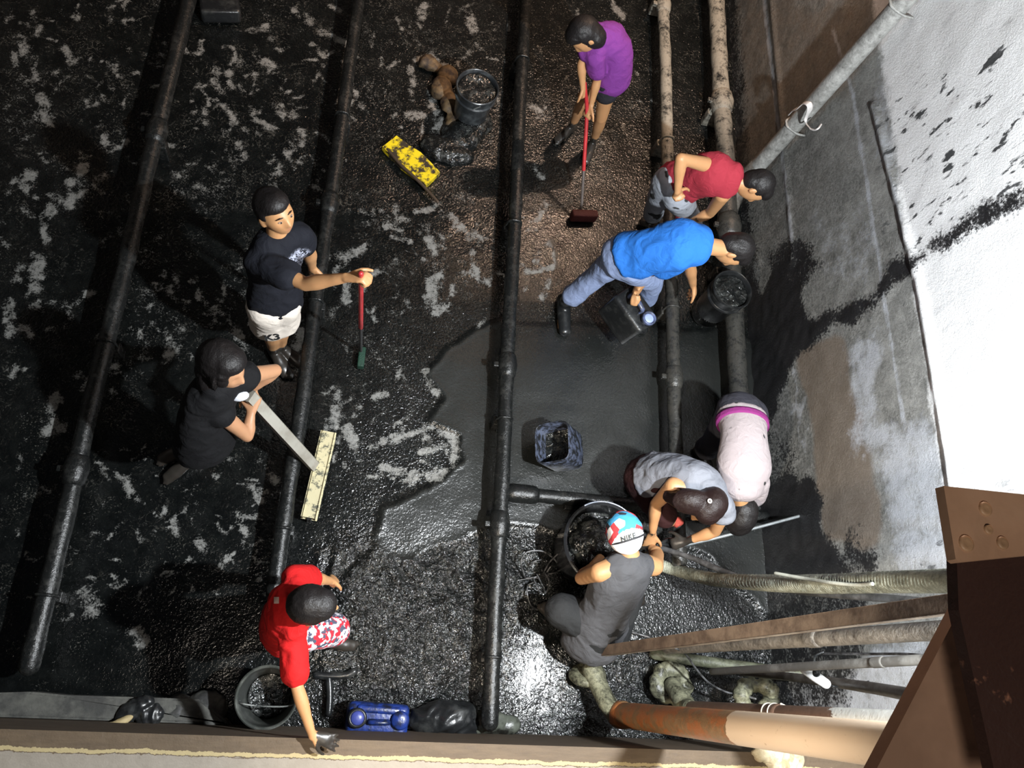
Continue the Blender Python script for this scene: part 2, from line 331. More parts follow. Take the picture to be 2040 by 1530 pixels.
# ---- right wall
def wall_mat():
    t=NT('concrete_tank_wall'); o=t.co(); n1=t.noise(9,8,.78,o); n2=t.noise(60,6,.75,o)
    g=t.mix(t.ramp(n1,[(.3,0.),(.7,1.)]),(.11,.112,.104),(.34,.34,.32)); g=t.mix(t.math('MULTIPLY',t.ramp(n2,[(.42,0.),(.6,1.)]),.75),g,(.045,.046,.043))
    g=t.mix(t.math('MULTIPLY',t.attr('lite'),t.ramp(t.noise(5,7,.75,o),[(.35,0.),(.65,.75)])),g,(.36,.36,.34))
    def msk(name,amp,lo,hi,nz=n1,am2=.35):
        a=t.attr(name); k=t.math('ADD',a,t.math('MULTIPLY',t.math('SUBTRACT',nz,.5),amp)); k=t.math('ADD',k,t.math('MULTIPLY',t.math('SUBTRACT',n2,.5),am2)); return t.math('MULTIPLY',t.ramp(k,[(lo,0.),(hi,1.)]),t.math('GREATER_THAN',a,.015))
    g=t.mix(t.math('MULTIPLY',msk('brown',.8,.35,.7),.75),g,(.17,.13,.095))
    g=t.mix(t.math('MULTIPLY',msk('pale',2.2,.35,.9,n1,1.2),.8),g,(.46,.48,.52)); g=t.mix(msk('white',1.2,.35,.7,n1,.5),g,(.85,.85,.85))
    ox=t.co('Object',(1,1,1)); sx=t.add('ShaderNodeTexNoise'); sx.inputs['Scale'].default_value=1; sx.inputs['Detail'].default_value=5; sx.inputs['Roughness'].default_value=.7; t.L(t.co('Object',(1,26,5)),sx.inputs['Vector'])
    streak=t.ramp(sx.outputs['Fac'],[(.60,0.),(.68,1.)]); bl=t.ramp(t.noise(1.,5,.62,t.co('Object',(1,13,5.5))),[(.585,0.),(.625,1.)]); streak=t.math('MAXIMUM',streak,bl); g=t.mix(t.math('MULTIPLY',streak,t.attr('speck')),g,(.055,.058,.06))
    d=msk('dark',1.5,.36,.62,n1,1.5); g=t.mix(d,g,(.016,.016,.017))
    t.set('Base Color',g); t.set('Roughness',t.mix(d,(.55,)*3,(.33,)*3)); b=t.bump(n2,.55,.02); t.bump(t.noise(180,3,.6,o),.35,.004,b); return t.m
def stroke_mask(q,pts,w):
    m=np.zeros(len(q))
    for a,b in zip(pts[:-1],pts[1:]):
        ab=np.array([b[0]-a[0],b[1]-a[1]],float); t=np.clip(((q-np.array(a))@ab)/max(1e-9,(ab**2).sum()),0,1); d=np.hypot(*(q-np.array(a)-t[:,None]*ab).T); m=np.maximum(m,1-sst(w*.3,w,d))
    return m
WX=2.909
def build_wall():
    dx=.02; y0,y1,z1=-.3,8.6,4.4; nu=int((y1-y0)/dx)+1; nv=int(z1/dx)+1
    me,v=grid('wall_right',(WX,y0,-.02),(0,dx,0),(0,0,dx),nu,nv); q=proj(v); qn=q+np.stack([fbm(v*5,5,3),fbm(v*5,5,4)],1)*60
    y,z=v[:,1],v[:,2]
    A=lambda *p: inpoly(qn,list(p)).astype(float)
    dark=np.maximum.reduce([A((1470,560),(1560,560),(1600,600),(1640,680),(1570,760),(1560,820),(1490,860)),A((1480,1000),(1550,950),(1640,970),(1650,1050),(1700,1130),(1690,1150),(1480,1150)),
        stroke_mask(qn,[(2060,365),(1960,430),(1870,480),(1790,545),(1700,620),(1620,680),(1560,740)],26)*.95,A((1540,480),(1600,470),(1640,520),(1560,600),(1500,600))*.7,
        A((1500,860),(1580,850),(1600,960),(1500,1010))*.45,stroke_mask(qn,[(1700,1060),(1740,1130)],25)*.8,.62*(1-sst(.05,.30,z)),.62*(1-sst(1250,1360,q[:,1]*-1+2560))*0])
    def blur(m,k):
        m=np.asarray(m,float).reshape(nu,nv)
        for _ in range(k):
            p=np.pad(m,1,mode='edge'); m=(p[1:-1,1:-1]*2+p[:-2,1:-1]+p[2:,1:-1]+p[1:-1,:-2]+p[1:-1,2:])/6
        return m.ravel()
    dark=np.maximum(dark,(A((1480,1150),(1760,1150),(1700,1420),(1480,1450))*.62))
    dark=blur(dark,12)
    brown=np.maximum(A((1600,700),(1690,680),(1700,760),(1730,900),(1750,1080),(1650,1080),(1630,920)),A((1460,0),(1750,0),(1700,170),(1560,300),(1470,330))*.55)  # second patch paints the warm lamp's brown cast into the upper wall
    white=sst(1.62,1.80,z)*sst(6.0,4.2,y)*np.where(q[:,0]>1720,1,0)
    white=np.maximum(white*sst(.35,.75,y),A((1880,20),(2100,-200),(2100,1000),(1900,1000),(1850,600),(1790,330))*1.)
    pale=np.maximum.reduce([A((1700,680),(1760,640),(1750,800),(1730,960),(1690,850))*.8,A((1750,830),(1850,830),(1920,1000),(1910,1130),(1770,1120),(1760,950))*.85,A((1750,260),(1850,200),(1830,430),(1790,480))*.6,A((1580,1360),(1850,1250),(1850,1500),(1500,1470))*.85,A((1730,80),(1900,0),(1880,300),(1750,300))*.5,
        A((1620,420),(1720,400),(1740,560),(1640,600))*.42])
    pale=blur(pale,14); brown=blur(brown,14); white=blur(white,5)
    for (a,b,wd) in (((1700,190),(1800,840),7),((1742,210),(1838,590),5),((1660,60),(1700,190),7)): pale=np.maximum(pale,stroke_mask(q,[a,b],wd)*.8)
    pale=np.maximum(pale,stroke_mask(q,[(1520,-20),(1546,200),(1580,480)],8)*.75); pale=np.maximum(pale,stroke_mask(qn,[(1590,700),(1600,830),(1605,930)],9)*.6)
    speck=A((1760,560),(1750,250),(1850,130),(2060,30),(2060,380),(1870,480))*1.0; speck=np.maximum(speck,A((1780,1160),(1820,1080),(2060,900),(2060,1000),(1900,1180))*.75); speck=np.maximum(speck,white*.12)
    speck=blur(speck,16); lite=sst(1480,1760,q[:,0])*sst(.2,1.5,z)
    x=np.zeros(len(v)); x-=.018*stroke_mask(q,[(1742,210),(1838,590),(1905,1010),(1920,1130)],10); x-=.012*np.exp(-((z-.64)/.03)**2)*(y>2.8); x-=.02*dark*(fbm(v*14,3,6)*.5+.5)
    x-=.006*fbm(v*7,3,12); v[:,0]+=x
    setverts(me,v); 
    for n_,a_ in (('dark',dark),('brown',brown),('white',white),('pale',pale),('speck',speck),('lite',lite)): attr(me,n_,np.clip(a_,0,1))
    me.flip_normals(); tag(link('wall_right',me,wall_mat()),kind='structure')
build_wall()
# ---- near wall with the ledge the boy leans on, low concrete kerb at its foot
def build_near():
    LZ=.85; y=-.285
    t=NT('ledge_surface'); tc=t.add('ShaderNodeTexCoord'); sp=t.add('ShaderNodeSeparateXYZ'); t.L(tc.outputs['Object'],sp.inputs[0])
    yy=t.math('ADD',sp.outputs['Y'],t.math('MULTIPLY',t.math('SUBTRACT',t.noise(9,7,.8,t.co('Object',(.9,1,1))),.5),.050))
    n=t.noise(14,6,.7); gr=t.mix(n,(.19,.165,.13),(.30,.265,.22)); br=t.mix(t.noise(20,6,.7,t.co('Object',(.3,2,1))),(.045,.03,.018),(.15,.105,.062)); ye=(.36,.29,.15)
    g=t.mix(t.math('GREATER_THAN',yy,-.372),gr,br); 
    band=t.math('MULTIPLY',t.math('GREATER_THAN',yy,-.368),t.math('LESS_THAN',yy,-.352)); g=t.mix(band,g,ye)
    g=t.mix(t.ramp(t.noise(7,6,.75,t.co('Object',(.4,3,1))),[(.62,0.),(.72,1.)]),g,(.09,.065,.045)); t.set('Base Color',g); t.set('Roughness',.7); t.bump(n,.5,.01)
    bm=bmesh.new(); box(bm,(1.0,y-.6,LZ/2-.02),(9.0,1.2,LZ+.04)); o=bmo('wall_near',bm,t.m,None,False); tag(o,kind='structure')
    v=[]
    # timber strip along the ledge edge
    bm=bmesh.new(); prism(bm,[P(0,1380,.12),P(60,1378,.12),P(130,1385,.12),P(400,1393,.12),P(455,1440,.12),Vector((P(455,1440,.12).x,y+.004,.12)),Vector((P(0,1450,.12).x-.5,y+.004,.12)),P(-60,1380,.12)],Vector((0,0,-.14)))
    bmesh.ops.bevel(bm,geom=[e for e in bm.edges],offset=.012,segments=2,affect='EDGES'); bmesh.ops.triangulate(bm,faces=bm.faces)
    tag(bmo('kerb_block',bm,simple('muddy_concrete',(.10,.10,.088),.7,vs=8,col2=(.045,.045,.042),bump=.8,bs=30),None,False),'low muddy concrete kerb block lying at the foot of the near wall','concrete block')
build_near()
def build_slab():
    bm=bmesh.new(); box(bm,(-.2,3.75,4.26),(7.4,2.46,.12)); tag(bmo('light_cut_slab',bm,simple('light_cut_concrete',(.3,.29,.27),.8)),kind='structure')  # unseen overhead slab, added so its edge cuts off the warm lamp
    bm=bmesh.new(); box(bm,(-.2,8.62,2.2),(7.6,.1,4.5)); tag(bmo('wall_far',bm,simple('far_wall',(.12,.11,.10),.8)),kind='structure')
    bm=bmesh.new(); box(bm,(-3.93,4.1,2.2),(.1,9.0,4.5)); tag(bmo('wall_left',bm,simple('left_wall',(.12,.11,.10),.8)),kind='structure')
build_slab()
# ------------------------------------------------------------------ floor pipes
def pipe_mat(name,dark=(.018,.019,.019),pale=(.22,.21,.18),lo=.45,hi=.6,yfade=None):
    t=NT(name); n=t.noise(11,6,.75); n2=t.noise(50,4,.7); f=t.ramp(t.math('ADD',t.math('MULTIPLY',n,.7),t.math('MULTIPLY',n2,.3)),[(lo,0.),(hi,1.)])
    if yfade:
        tc=t.add('ShaderNodeTexCoord'); sp=t.add('ShaderNodeSeparateXYZ'); t.L(tc.outputs['Object'],sp.inputs[0]); mr=t.add('ShaderNodeMapRange'); t.L(sp.outputs['Y'],mr.inputs[0])
        for i,k in enumerate(yfade): mr.inputs[1+i].default_value=k
        f=t.math('MULTIPLY',f,mr.outputs[0],clamp=True)
    t.set('Base Color',t.mix(f,dark,pale)); t.set('Roughness',t.mix(f,(.25,)*3,(.65,)*3)); a=t.bump(n2,.5,.008); return t.m
M_P0=pipe_mat('grimy_pipe',dark=(.010,.011,.011),pale=(.05,.05,.046),lo=.5,hi=.75); M_P4=pipe_mat('crusted_pipe',pale=(.30,.28,.23),lo=.40,hi=.52,yfade=(2.6,3.4,.10,1.))
PIPES=[('leftmost dark floor pipe beside the two workers in black',-1.41,-.03,8.3,.050,M_P0,[3.28,1.0]),
 ('dark floor pipe running past the raised forearm of the man in black',-.255,.42,8.3,.046,M_P0,[2.95,4.9]),
 ('glossy floor pipe in the middle of the tank, left of the purple shirt',1.015,-.22,8.3,.048,M_P0,[1.95,.9]),
 ('grey crusted floor pipe right of the purple shirt, ending by the squatting workers',2.195,.75,8.3,.047,M_P4,[2.02,5.35]),
 ('thick floor pipe lying closest to the right wall',2.67,1.15,8.3,.068,M_P4,[4.45,3.3])]
for lab,x,ya,yb,r,mat,cols in PIPES:
    root=empty('floor_pipe',(x,ya,0),lab,'pipe','aeration pipes along the tank floor'); z=r+.135
    n=int((yb-ya)/.09); pts=[Vector((x+.003*math.sin(k*.31+x*9),ya+(yb-ya)*k/n,z+.002*math.sin(k*.47))) for k in range(n+1)]
    bm=bmesh.new(); tube(bm,pts,[r*(1+.05*math.sin(k*1.7)+random.uniform(-.03,.03)) for k in range(n+1)],n=18,seg=1); bmo('pipe_tube',bm,mat,root)
    for cy in cols:
        bm=bmesh.new(); tube(bm,[(x,cy-.045,z),(x,cy,z),(x,cy+.045,z)],[r*1.28,r*1.38,r*1.28],n=20,seg=3); box(bm,(x-r*1.45,cy,z),(.05,.035,.03),bev=.006); bmo('collar',bm,mat,root)
    sy=ya+.35
    while sy<yb:
        bm=bmesh.new(); box(bm,(x,sy,.065),(r*2.6,.06,.15),bev=.008); tube(bm,[(x-r*1.15,sy,.05),(x-r*.9,sy,z+r*.5),(x,sy,z+r*1.06),(x+r*.9,sy,z+r*.5),(x+r*1.15,sy,.05)],.009,n=8,seg=4); bmo('saddle',bm,mat,root); sy+=1.45
cr=empty('cross_pipe',P(1020,988,0),'low wet pipe branching right from the middle floor pipe toward the ponytailed woman','pipe')
bm=bmesh.new(); a=P(1022,983,.09); b=Vector((2.86,a.y,.09)); tube(bm,[a,a.lerp(b,.3),a.lerp(b,.6),b],.046,n=18,seg=8); bmo('pipe_tube',bm,M_P0,cr)
bm=bmesh.new(); tube(bm,[a-Vector((.0,0,0)),a+Vector((.06,0,0)),a+Vector((.12,0,0))],.064,n=18); bmo('tee_fitting',bm,M_P0,cr)
for xx in (1.5,2.45):
    bm=bmesh.new(); box(bm,(xx,a.y,.02),(.06,.12,.05),bev=.006); bmo('saddle',bm,M_P0,cr)
# ------------------------------------------------------------------ wall pipe with tied strip
M_WP=pipe_mat('whitewashed_pipe',dark=(.15,.15,.14),pale=(.42,.42,.40),lo=.38,hi=.62)
wr=empty('wall_pipe',(2.84,3.74,0),'pale vertical air pipe running up the right wall above the dark red shirt','pipe')
bm=bmesh.new(); tube(bm,[(2.83,3.74,.28),(2.83,3.74,1.2),(2.83,3.74,2.4),(2.83,3.74,4.4)],.058,n=20,seg=8); bmo('pipe_tube',bm,M_WP,wr)
bm=bmesh.new(); tube(bm,[(2.67,3.32,.16),(2.70,3.50,.17),(2.78,3.68,.22),(2.83,3.74,.38)],[.075,.074,.072,.07],n=18); bmo('elbow',bm,pipe_mat('elbow_concrete',pale=(.16,.155,.14),lo=.35,hi=.6),wr)
for zz in (.9,2.0):
    bm=bmesh.new(); tube(bm,[(2.90,3.665,zz),(2.84,3.668,zz),(2.775,3.71,zz),(2.768,3.74,zz),(2.775,3.77,zz),(2.84,3.812,zz),(2.90,3.815,zz)],.008,n=8); bmo('clamp',bm,M_WP,wr)
bm=bmesh.new(); pts=[PX(1571,229,2.75),PX(1580,220,2.73),PX(1590,215,2.71),PX(1602,205,2.70),PX(1612,208,2.71),PX(1613,220,2.74),PX(1606,235,2.76),PX(1606,246,2.765),PX(1615,257,2.76)]
tube(bm,pts,[.006,.016,.022,.018,.02,.024,.016,.009,.008],[.004]*9,n=10); tube(bm,[PX(1615,257,2.76),PX(1622,259,2.765),PX(1630,256,2.77),PX(1636,248,2.80)],.006,n=8)
tag(bmo('cloth_strip',bm,simple('white_strip',(.75,.72,.70),.6)),'white strip of cloth knotted round the pale pipe on the right wall','strip')
# ------------------------------------------------------------------ buckets
def bucket(lab,c,r,h,mat,fill=None,fillmat=None,group=None,handle=None,rb=.8,name='bucket',ax=None,wire=None,bands=True,cat='bucket'):
    c=Vector(c); root=empty(name,c,lab,cat,group); ax=ax or Matrix.Identity(3)
    pr=[(r*rb*.96,0),(r*rb,.006),(r*(rb+.25*(1-rb)),h*.25),(r*(rb+.72*(1-rb)),h*.72)]
    if bands: pr+=[(r*1.03,h*.74),(r*1.03,h*.76),(r*.96,h*.78)]
    pr+=[(r*.99,h*.94),(r*1.05,h*.95),(r*1.06,h*.985),(r*1.02,h),(r*.97,h*.985),(r*.95,h*.9),(r*(rb-.03),.02)]
    bm=bmesh.new(); lathe(bm,pr,c,ax,48); autosmooth(bmo('bucket_wall',bm,mat,root),50)
    if fill:
        t=(fill-.0)/h; rr=r*(rb+(1-rb)*t)*.94; bm=bmesh.new(); N=40; K=14; V=[[bm.verts.new(c+ax@Vector((rr*k/K*math.cos(2*math.pi*i/N),rr*k/K*math.sin(2*math.pi*i/N),fill+.022*float(fbm(np.array([[rr*k/K*math.cos(2*math.pi*i/N)*16+c.x,rr*k/K*math.sin(2*math.pi*i/N)*16,c.y]]),3)[0])))) for i in range(N)] for k in range(1,K+1)]
        low=[bm.verts.new(c+ax@Vector((rr*.9*math.cos(2*math.pi*i/N),rr*.9*math.sin(2*math.pi*i/N),.03))) for i in range(N)]; m=bm.verts.new(c+ax@Vector((0,0,fill)))
        for i in range(N):
            bm.faces.new((m,V[0][i],V[0][(i+1)%N]))
            for k in range(K-1): bm.faces.new((V[k][i],V[k+1][i],V[k+1][(i+1)%N],V[k][(i+1)%N]))
            bm.faces.new((V[-1][i],low[i],low[(i+1)%N],V[-1][(i+1)%N]))
        bm.faces.new(low[::-1]); bmo('sludge_fill',bm,fillmat or M_SLUDGE,root)
    if wire:
        a,b,k=wire; a=c+ax@Vector((r*1.05*math.cos(a),r*1.05*math.sin(a),h*.93)); b=c+ax@Vector((r*1.05*math.cos(b),r*1.05*math.sin(b),h*.93)); md=(a+b)/2; out=(md-c); out.z=0; out=out.normalized() if out.length>.01 else Vector((1,0,0))
        bm=bmesh.new(); tube(bm,[a,a.lerp(md,.4)+out*k[0]*.8+Vector((0,0,k[1]*.8)),md+out*k[0]+Vector((0,0,k[1])),b.lerp(md,.4)+out*k[0]*.8+Vector((0,0,k[1]*.8)),b],.0045,n=8); bmo('handle',bm,handle or M_BLACK,root)
    return root
M_RIM=simple('grimy_white_rim',(.20,.21,.20),.35,col2=(.02,.022,.022),vs=16,bump=.3,thr=(.42,.58))
M_BKB=simple('dark_bucket_plastic',(.022,.025,.028),.28,col2=(.085,.095,.10),vs=11,bump=.5,bs=35,thr=(.48,.72))
c=P(952,172,.38); c.z=.012; bucket('tall black bucket brimming with sludge beside the yellow board',c,.148,.37,M_BKB,.335,group=None,wire=(2.4,4.9,(.06,-.12)),handle=M_RIM)
c=P(1461,575,.46); c.z=.02; bucket('black bucket heaped with wet sludge below the head of the man in blue',c,.138,.44,M_BLACK,.40,wire=(-.9,.9,(.05,.0)),handle=M_RIM)
bm=bmesh.new(); lathe(bm,[(.10,.0),(.185,.0),(.20,.03),(.195,.06),(.13,.075),(.10,.07)],Vector((c.x-.01,c.y-.02,.115)),n=40)
c=P(531,1389,.36); c.z=.006; bucket('nearly empty dark bucket under the outstretched arm of the boy in red',c,.150,.36,simple('dark_grey_bucket',(.05,.055,.05),.3,col2=(.16,.165,.15),vs=9,thr=(.5,.75)),.05,wire=(3.3,6.1,(.02,-.06)),handle=M_RIM)
# big tub
c=P(1201,1082,.40); c.z=.02; bucket('wide black tub in front of the man in the cap',c,.235,.40,simple('tub_plastic',(.014,.015,.017),.2,col2=(.05,.055,.06),vs=10,thr=(.5,.8)),.28,name='tub',bands=False,rb=.86,cat='tub')
bm=bmesh.new(); N=24
tube(bm,[Vector((c.x+.246*math.cos(a),c.y+.246*math.sin(a),.425)) for a in np.linspace(.1,2.1,N)],.006,n=8,seg=2)  # modelled strip stands in for the gleam on the tub's rim
tag(bmo('rim_highlight',bm,simple('rim_highlight_metal',(.45,.5,.6),.25,metal=.8)),'highlight strip added along the right rim of the wide black tub','wire')
# heap of muddy sacks in the tub
bm=bmesh.new()
for k in range(6):
    a=k*1.05; blob(bm,(c.x+.10*math.cos(a),c.y+.10*math.sin(a),.31),(.09,.07,.06))
blob(bm,(c.x,c.y,.34),(.11,.1,.06)); me=wrinkle(remesh(bm,.012,3),.02,11,3)
tag(link('sludge_heap',me,M_SLUDGE),'glossy heap of black sludge piled in the wide tub','sludge heap')
# ------------------------------------------------------------------ cut container tilted in the sludge
def container():
    c=P(1108,905,.02); root=empty('cut_container',c,'square cut-open black container tilted in smooth sludge right of the middle pipe','container')
    ax=Matrix.Rotation(math.radians(-40),3,'Y')@Matrix.Rotation(math.radians(4),3,'Z'); w,d,h=.235,.265,.26
    def ring(s,z,n=40):
        out=[]
        for k in range(n):
            a=2*math.pi*k/n; ca,sa=math.cos(a),math.sin(a); e=.38
            out.append(Vector((math.copysign(abs(ca)**e,ca)*w/2*s,math.copysign(abs(sa)**e,sa)*d/2*s,z)))
        return out
    bm=bmesh.new(); off=c+Vector((0.06,0,.07)); V=[[bm.verts.new(off+ax@p) for p in ring(s,z)] for s,z in ((.90,0),(.96,.02),(1,h),(.975,h+.004),(.95,h),(.9,.03))]
    for i in range(5):
        for k in range(40): bm.faces.new((V[i][k],V[i][(k+1)%40],V[i+1][(k+1)%40],V[i+1][k]))
    bm.faces.new(V[0][::-1]); bm.faces.new(V[-1]); bmo('container_wall',bm,simple('blue_black_plastic',(.07,.085,.13),.35,col2=(.012,.013,.015),vs=26,bump=.7,bs=40,thr=(.42,.55)),root)
    bm=bmesh.new(); V=[[bm.verts.new(off+ax@(p*s+Vector((0,0,zz-p.z*s)))+Vector((0,0,.008*math.sin(i*2.1+k)))) for i,p in enumerate(ring(1,0))] for k,(s,zz) in enumerate(((.88,.12),(.6,.10),(.3,.105)))]
    for i in range(2):
        for k in range(40): bm.faces.new((V[i][k],V[i][(k+1)%40],V[i+1][(k+1)%40],V[i+1][k]))
    bm.faces.new(V[-1]); bmo('sludge_fill',bm,M_SLUDGE,root)
container()
# ------------------------------------------------------------------ jerrycans
def jerry(lab,c,ax,s,mat,capmat,neckmat,cap=(.0,.0)):
    c=Vector(c); root=empty('jerrycan',c,lab,'jerrycan'); w,d,h=s
    bm=bmesh.new(); box(bm,c,(w,d,h),ax,bev=min(s)*.16); bmo('can_body',bm,mat,root)
    bm=bmesh.new(); a=c+ax@Vector((-w*.30,0,h*.5)); b=c+ax@Vector((w*.12,0,h*.5)); u=ax@Vector((0,0,1)); tube(bm,[a-u*.01,a+u*.035,a.lerp(b,.25)+u*.05,a.lerp(b,.75)+u*.05,b+u*.035,b-u*.01],[.017]*6,[.012]*6,n=12); bmo('handle',bm,neckmat,root)
    bm=bmesh.new(); lathe(bm,[(.040,-.01),(.040,.02),(.046,.022),(.048,.05),(.044,.056),(.036,.056),(.034,.03)],c+ax@Vector((w*.34,cap[0],h*.5)),ax,32); bmo('neck',bm,neckmat,root)
    bm=bmesh.new(); lathe(bm,[(.034,.02),(.034,.040),(.028,.045),(.005,.046)],c+ax@Vector((w*.34,cap[0],h*.5)),ax,28); bmo('cap',bm,capmat,root)
    return root
c=P(1250,628,.37); ax=frame((P(1262,650,.6)-P(1250,628,.37)).normalized()*0+Vector((.10,-.25,1)),(P(1218,668,.3)-P(1270,600,.3)).normalized()); 
ax=Matrix((Vector((.62,-.72,-.1)).normalized(),Vector((.72,.62,.0)).normalized(),Vector((.62,-.72,-.1)).normalized().cross(Vector((.72,.62,.0)).normalized()))).transposed()
M_CAP=simple('pale_blue_cap',(.36,.45,.78),.4)
jerry('dark muddy jerrycan with a pale blue cap gripped by the man in the blue shirt',c,ax,(.30,.19,.30),M_BLACK,M_CAP,simple('blue_grey_plastic',(.10,.13,.25),.35,col2=(.03,.035,.05)))
c=P(751,1432,.10); ax=Matrix.Rotation(math.radians(-2),3,'Z'); M_BLUE=simple('deep_blue_plastic',(.012,.035,.20),.3,col2=(.008,.012,.03),vs=18,bump=.5,bs=40,thr=(.42,.6))
root=empty('jerrycan',c,'blue jerrycan lying by the near ledge, right of the boy in red','jerrycan')
bm=bmesh.new(); box(bm,c,(.34,.17,.17),ax,bev=.035); box(bm,c+Vector((0,.05,.075)),(.24,.04,.05),ax,bev=.015); bmo('can_body',bm,M_BLUE,root)
bm=bmesh.new(); lathe(bm,[(.052,-.01),(.052,.028),(.044,.034),(.036,.034),(.034,.02)],c+Vector((-.115,.005,.085)),n=32); bmo('neck',bm,M_BLACK,root)
bm=bmesh.new(); lathe(bm,[(.037,.015),(.037,.035),(.030,.042),(.006,.043)],c+Vector((-.115,.005,.085)),n=28); bmo('cap',bm,simple('blue_cap',(.05,.07,.30),.35),root)
bm=bmesh.new(); lathe(bm,[(.050,-.01),(.050,.020),(.040,.03),(.01,.031)],c+Vector((.12,.0,.085)),n=32); bmo('end_boss',bm,M_BLUE,root)
bm=bmesh.new(); tube(bm,[c+Vector((-.045,-.01,.08)),c+Vector((-.04,-.01,.115)),c+Vector((.0,-.01,.125)),c+Vector((.05,-.01,.115)),c+Vector((.055,-.01,.08))],[.017]*5,[.012]*5,n=12); bmo('handle',bm,M_BLUE,root)
# ------------------------------------------------------------------ yellow board
pl=[P(762,292,.05),P(790,270,.05),P(820,292,.05),P(838,303,.05),P(860,325,.05),P(877,343,.05),P(848,370,.05),P(842,362,.05),P(800,330,.05)]
t=NT('yellow_board'); n=t.noise(9,6,.75); t.set('Base Color',t.mix(t.ramp(n,[(.46,1.),(.54,0.)]),(.78,.60,.01),(.03,.024,.018))); t.set('Roughness',.4); t.bump(n,.7,.01)
bm=bmesh.new(); prism(bm,pl,Vector((0,0,-.05))); tag(bmo('yellow_board',bm,t.m,None,False),'bright yellow board smeared with mud lying flat between two floor pipes','board')
bm=bmesh.new(); tube(bm,[P(772,298,.045),P(800,330,.045),P(835,362,.04),P(872,402,.03)],.012,n=10); tag(bmo('wooden_batten',bm,simple('muddy_wood',(.06,.04,.025),.5)),'thin dark batten along the lower edge of the yellow board','batten')
# ------------------------------------------------------------------ loose lumps, rags
def lump(name,lab,cat,specs,mat,amp=.02,sc_=12,vox=.012,seed=1):
    bm=bmesh.new()
    for (px,py,z,rx,ry,rz,an) in specs: blob(bm,P(px,py,z),(rx,ry,rz),Matrix.Rotation(math.radians(an),3,'Z'))
    return tag(link(name,wrinkle(remesh(bm,vox,2),amp,sc_,seed),mat),lab,cat)
M_RAG=simple('brown_rag',(.16,.105,.05),.7,col2=(.03,.02,.015),vs=12,bump=.8,bs=25,thr=(.4,.6))
lump('muddy_rag','crumpled brown rag left of the tall black bucket','rag',[(858,128,.03,.11,.05,.03,-20),(893,150,.04,.07,.06,.04,0),(880,178,.04,.06,.09,.04,0),(895,205,.04,.06,.10,.04,0),(900,240,.03,.05,.09,.03,0)],M_RAG,.03,9,.012,2)
lump('bucket_shade_mound','dark mound standing in for shade below the rag and the tall bucket','shade mound',[(890,300,.01,.20,.10,.05,-10),(920,270,.02,.14,.12,.06,0),(948,245,.02,.12,.12,.07,0),(860,290,.01,.07,.06,.04,0)],M_SLUDGE,.02,8,.014,5)  # dark mound put where the tall bucket's shade falls
lump('hose_heap','glossy black heap of muddy hose against the ledge, right of the blue jerrycan','hose',[(860,1425,.06,.12,.06,.07,15),(890,1432,.07,.16,.08,.09,10),(915,1446,.06,.10,.07,.07,0),(850,1450,.05,.06,.05,.05,0)],M_BLACK,.03,9,.012,8)
lump('muddy_boot','dark muddy block where the middle pipe meets the ledge','block',[(950,1440,.04,.08,.05,.06,10),(975,1438,.04,.10,.06,.07,0),(1010,1444,.03,.07,.045,.05,0)],simple('muddy_block',(.014,.014,.012),.35,col2=(.10,.11,.09),bump=.8,bs=25),.02,10,.012,9)
bpy.data.objects['muddy_boot'].name='pipe_anchor_block'
lump('wooden_peg','pale end of a wooden peg on the kerb by the near ledge','peg',[(222,1449,.16,.035,.025,.03,10),(238,1440,.16,.05,.02,.02,30),(250,1434,.15,.04,.018,.02,30)],simple('pale_wood',(.42,.33,.17),.7),.004,20,.006,4)
lump('debris_pile','dark debris lying across the kerb block','debris',[(268,1410,.13,.10,.035,.03,30),(300,1425,.12,.07,.05,.03,10),(255,1428,.13,.08,.02,.02,25)],M_BLACK,.015,14,.01,14)
lump('broken_concrete','rough grey rubble at the near ledge left of the dark bucket','rubble',[(410,1415,.05,.10,.09,.06,0),(355,1415,.05,.07,.07,.06,0),(432,1446,.04,.10,.03,.05,-20)],simple('rubble',(.085,.087,.08),.6,col2=(.03,.03,.03),bump=1,bs=20),.02,14,.012,15)
bm=bmesh.new(); box(bm,P(438,10,.06),(.28,.24,.12),Matrix.Rotation(.25,3,'Z'),bev=.03); tag(bmo('black_crate',bm,M_BLACK),'small black box at the far top of the tank floor beside the leftmost pipe','box')
bm=bmesh.new(); tube(bm,[P(630,1345,.03),P(660,1347,.03),P(690,1345,.03),P(705,1338,.03)],.022,n=10); tube(bm,[P(655,1350,.03),P(657,1385,.03),P(655,1420,.03)],.02,n=10)
tag(bmo('tee_handle',bm,M_BLACK),'dark muddy tee-shaped handle lying between the boy in red and the blue jerrycan','handle')
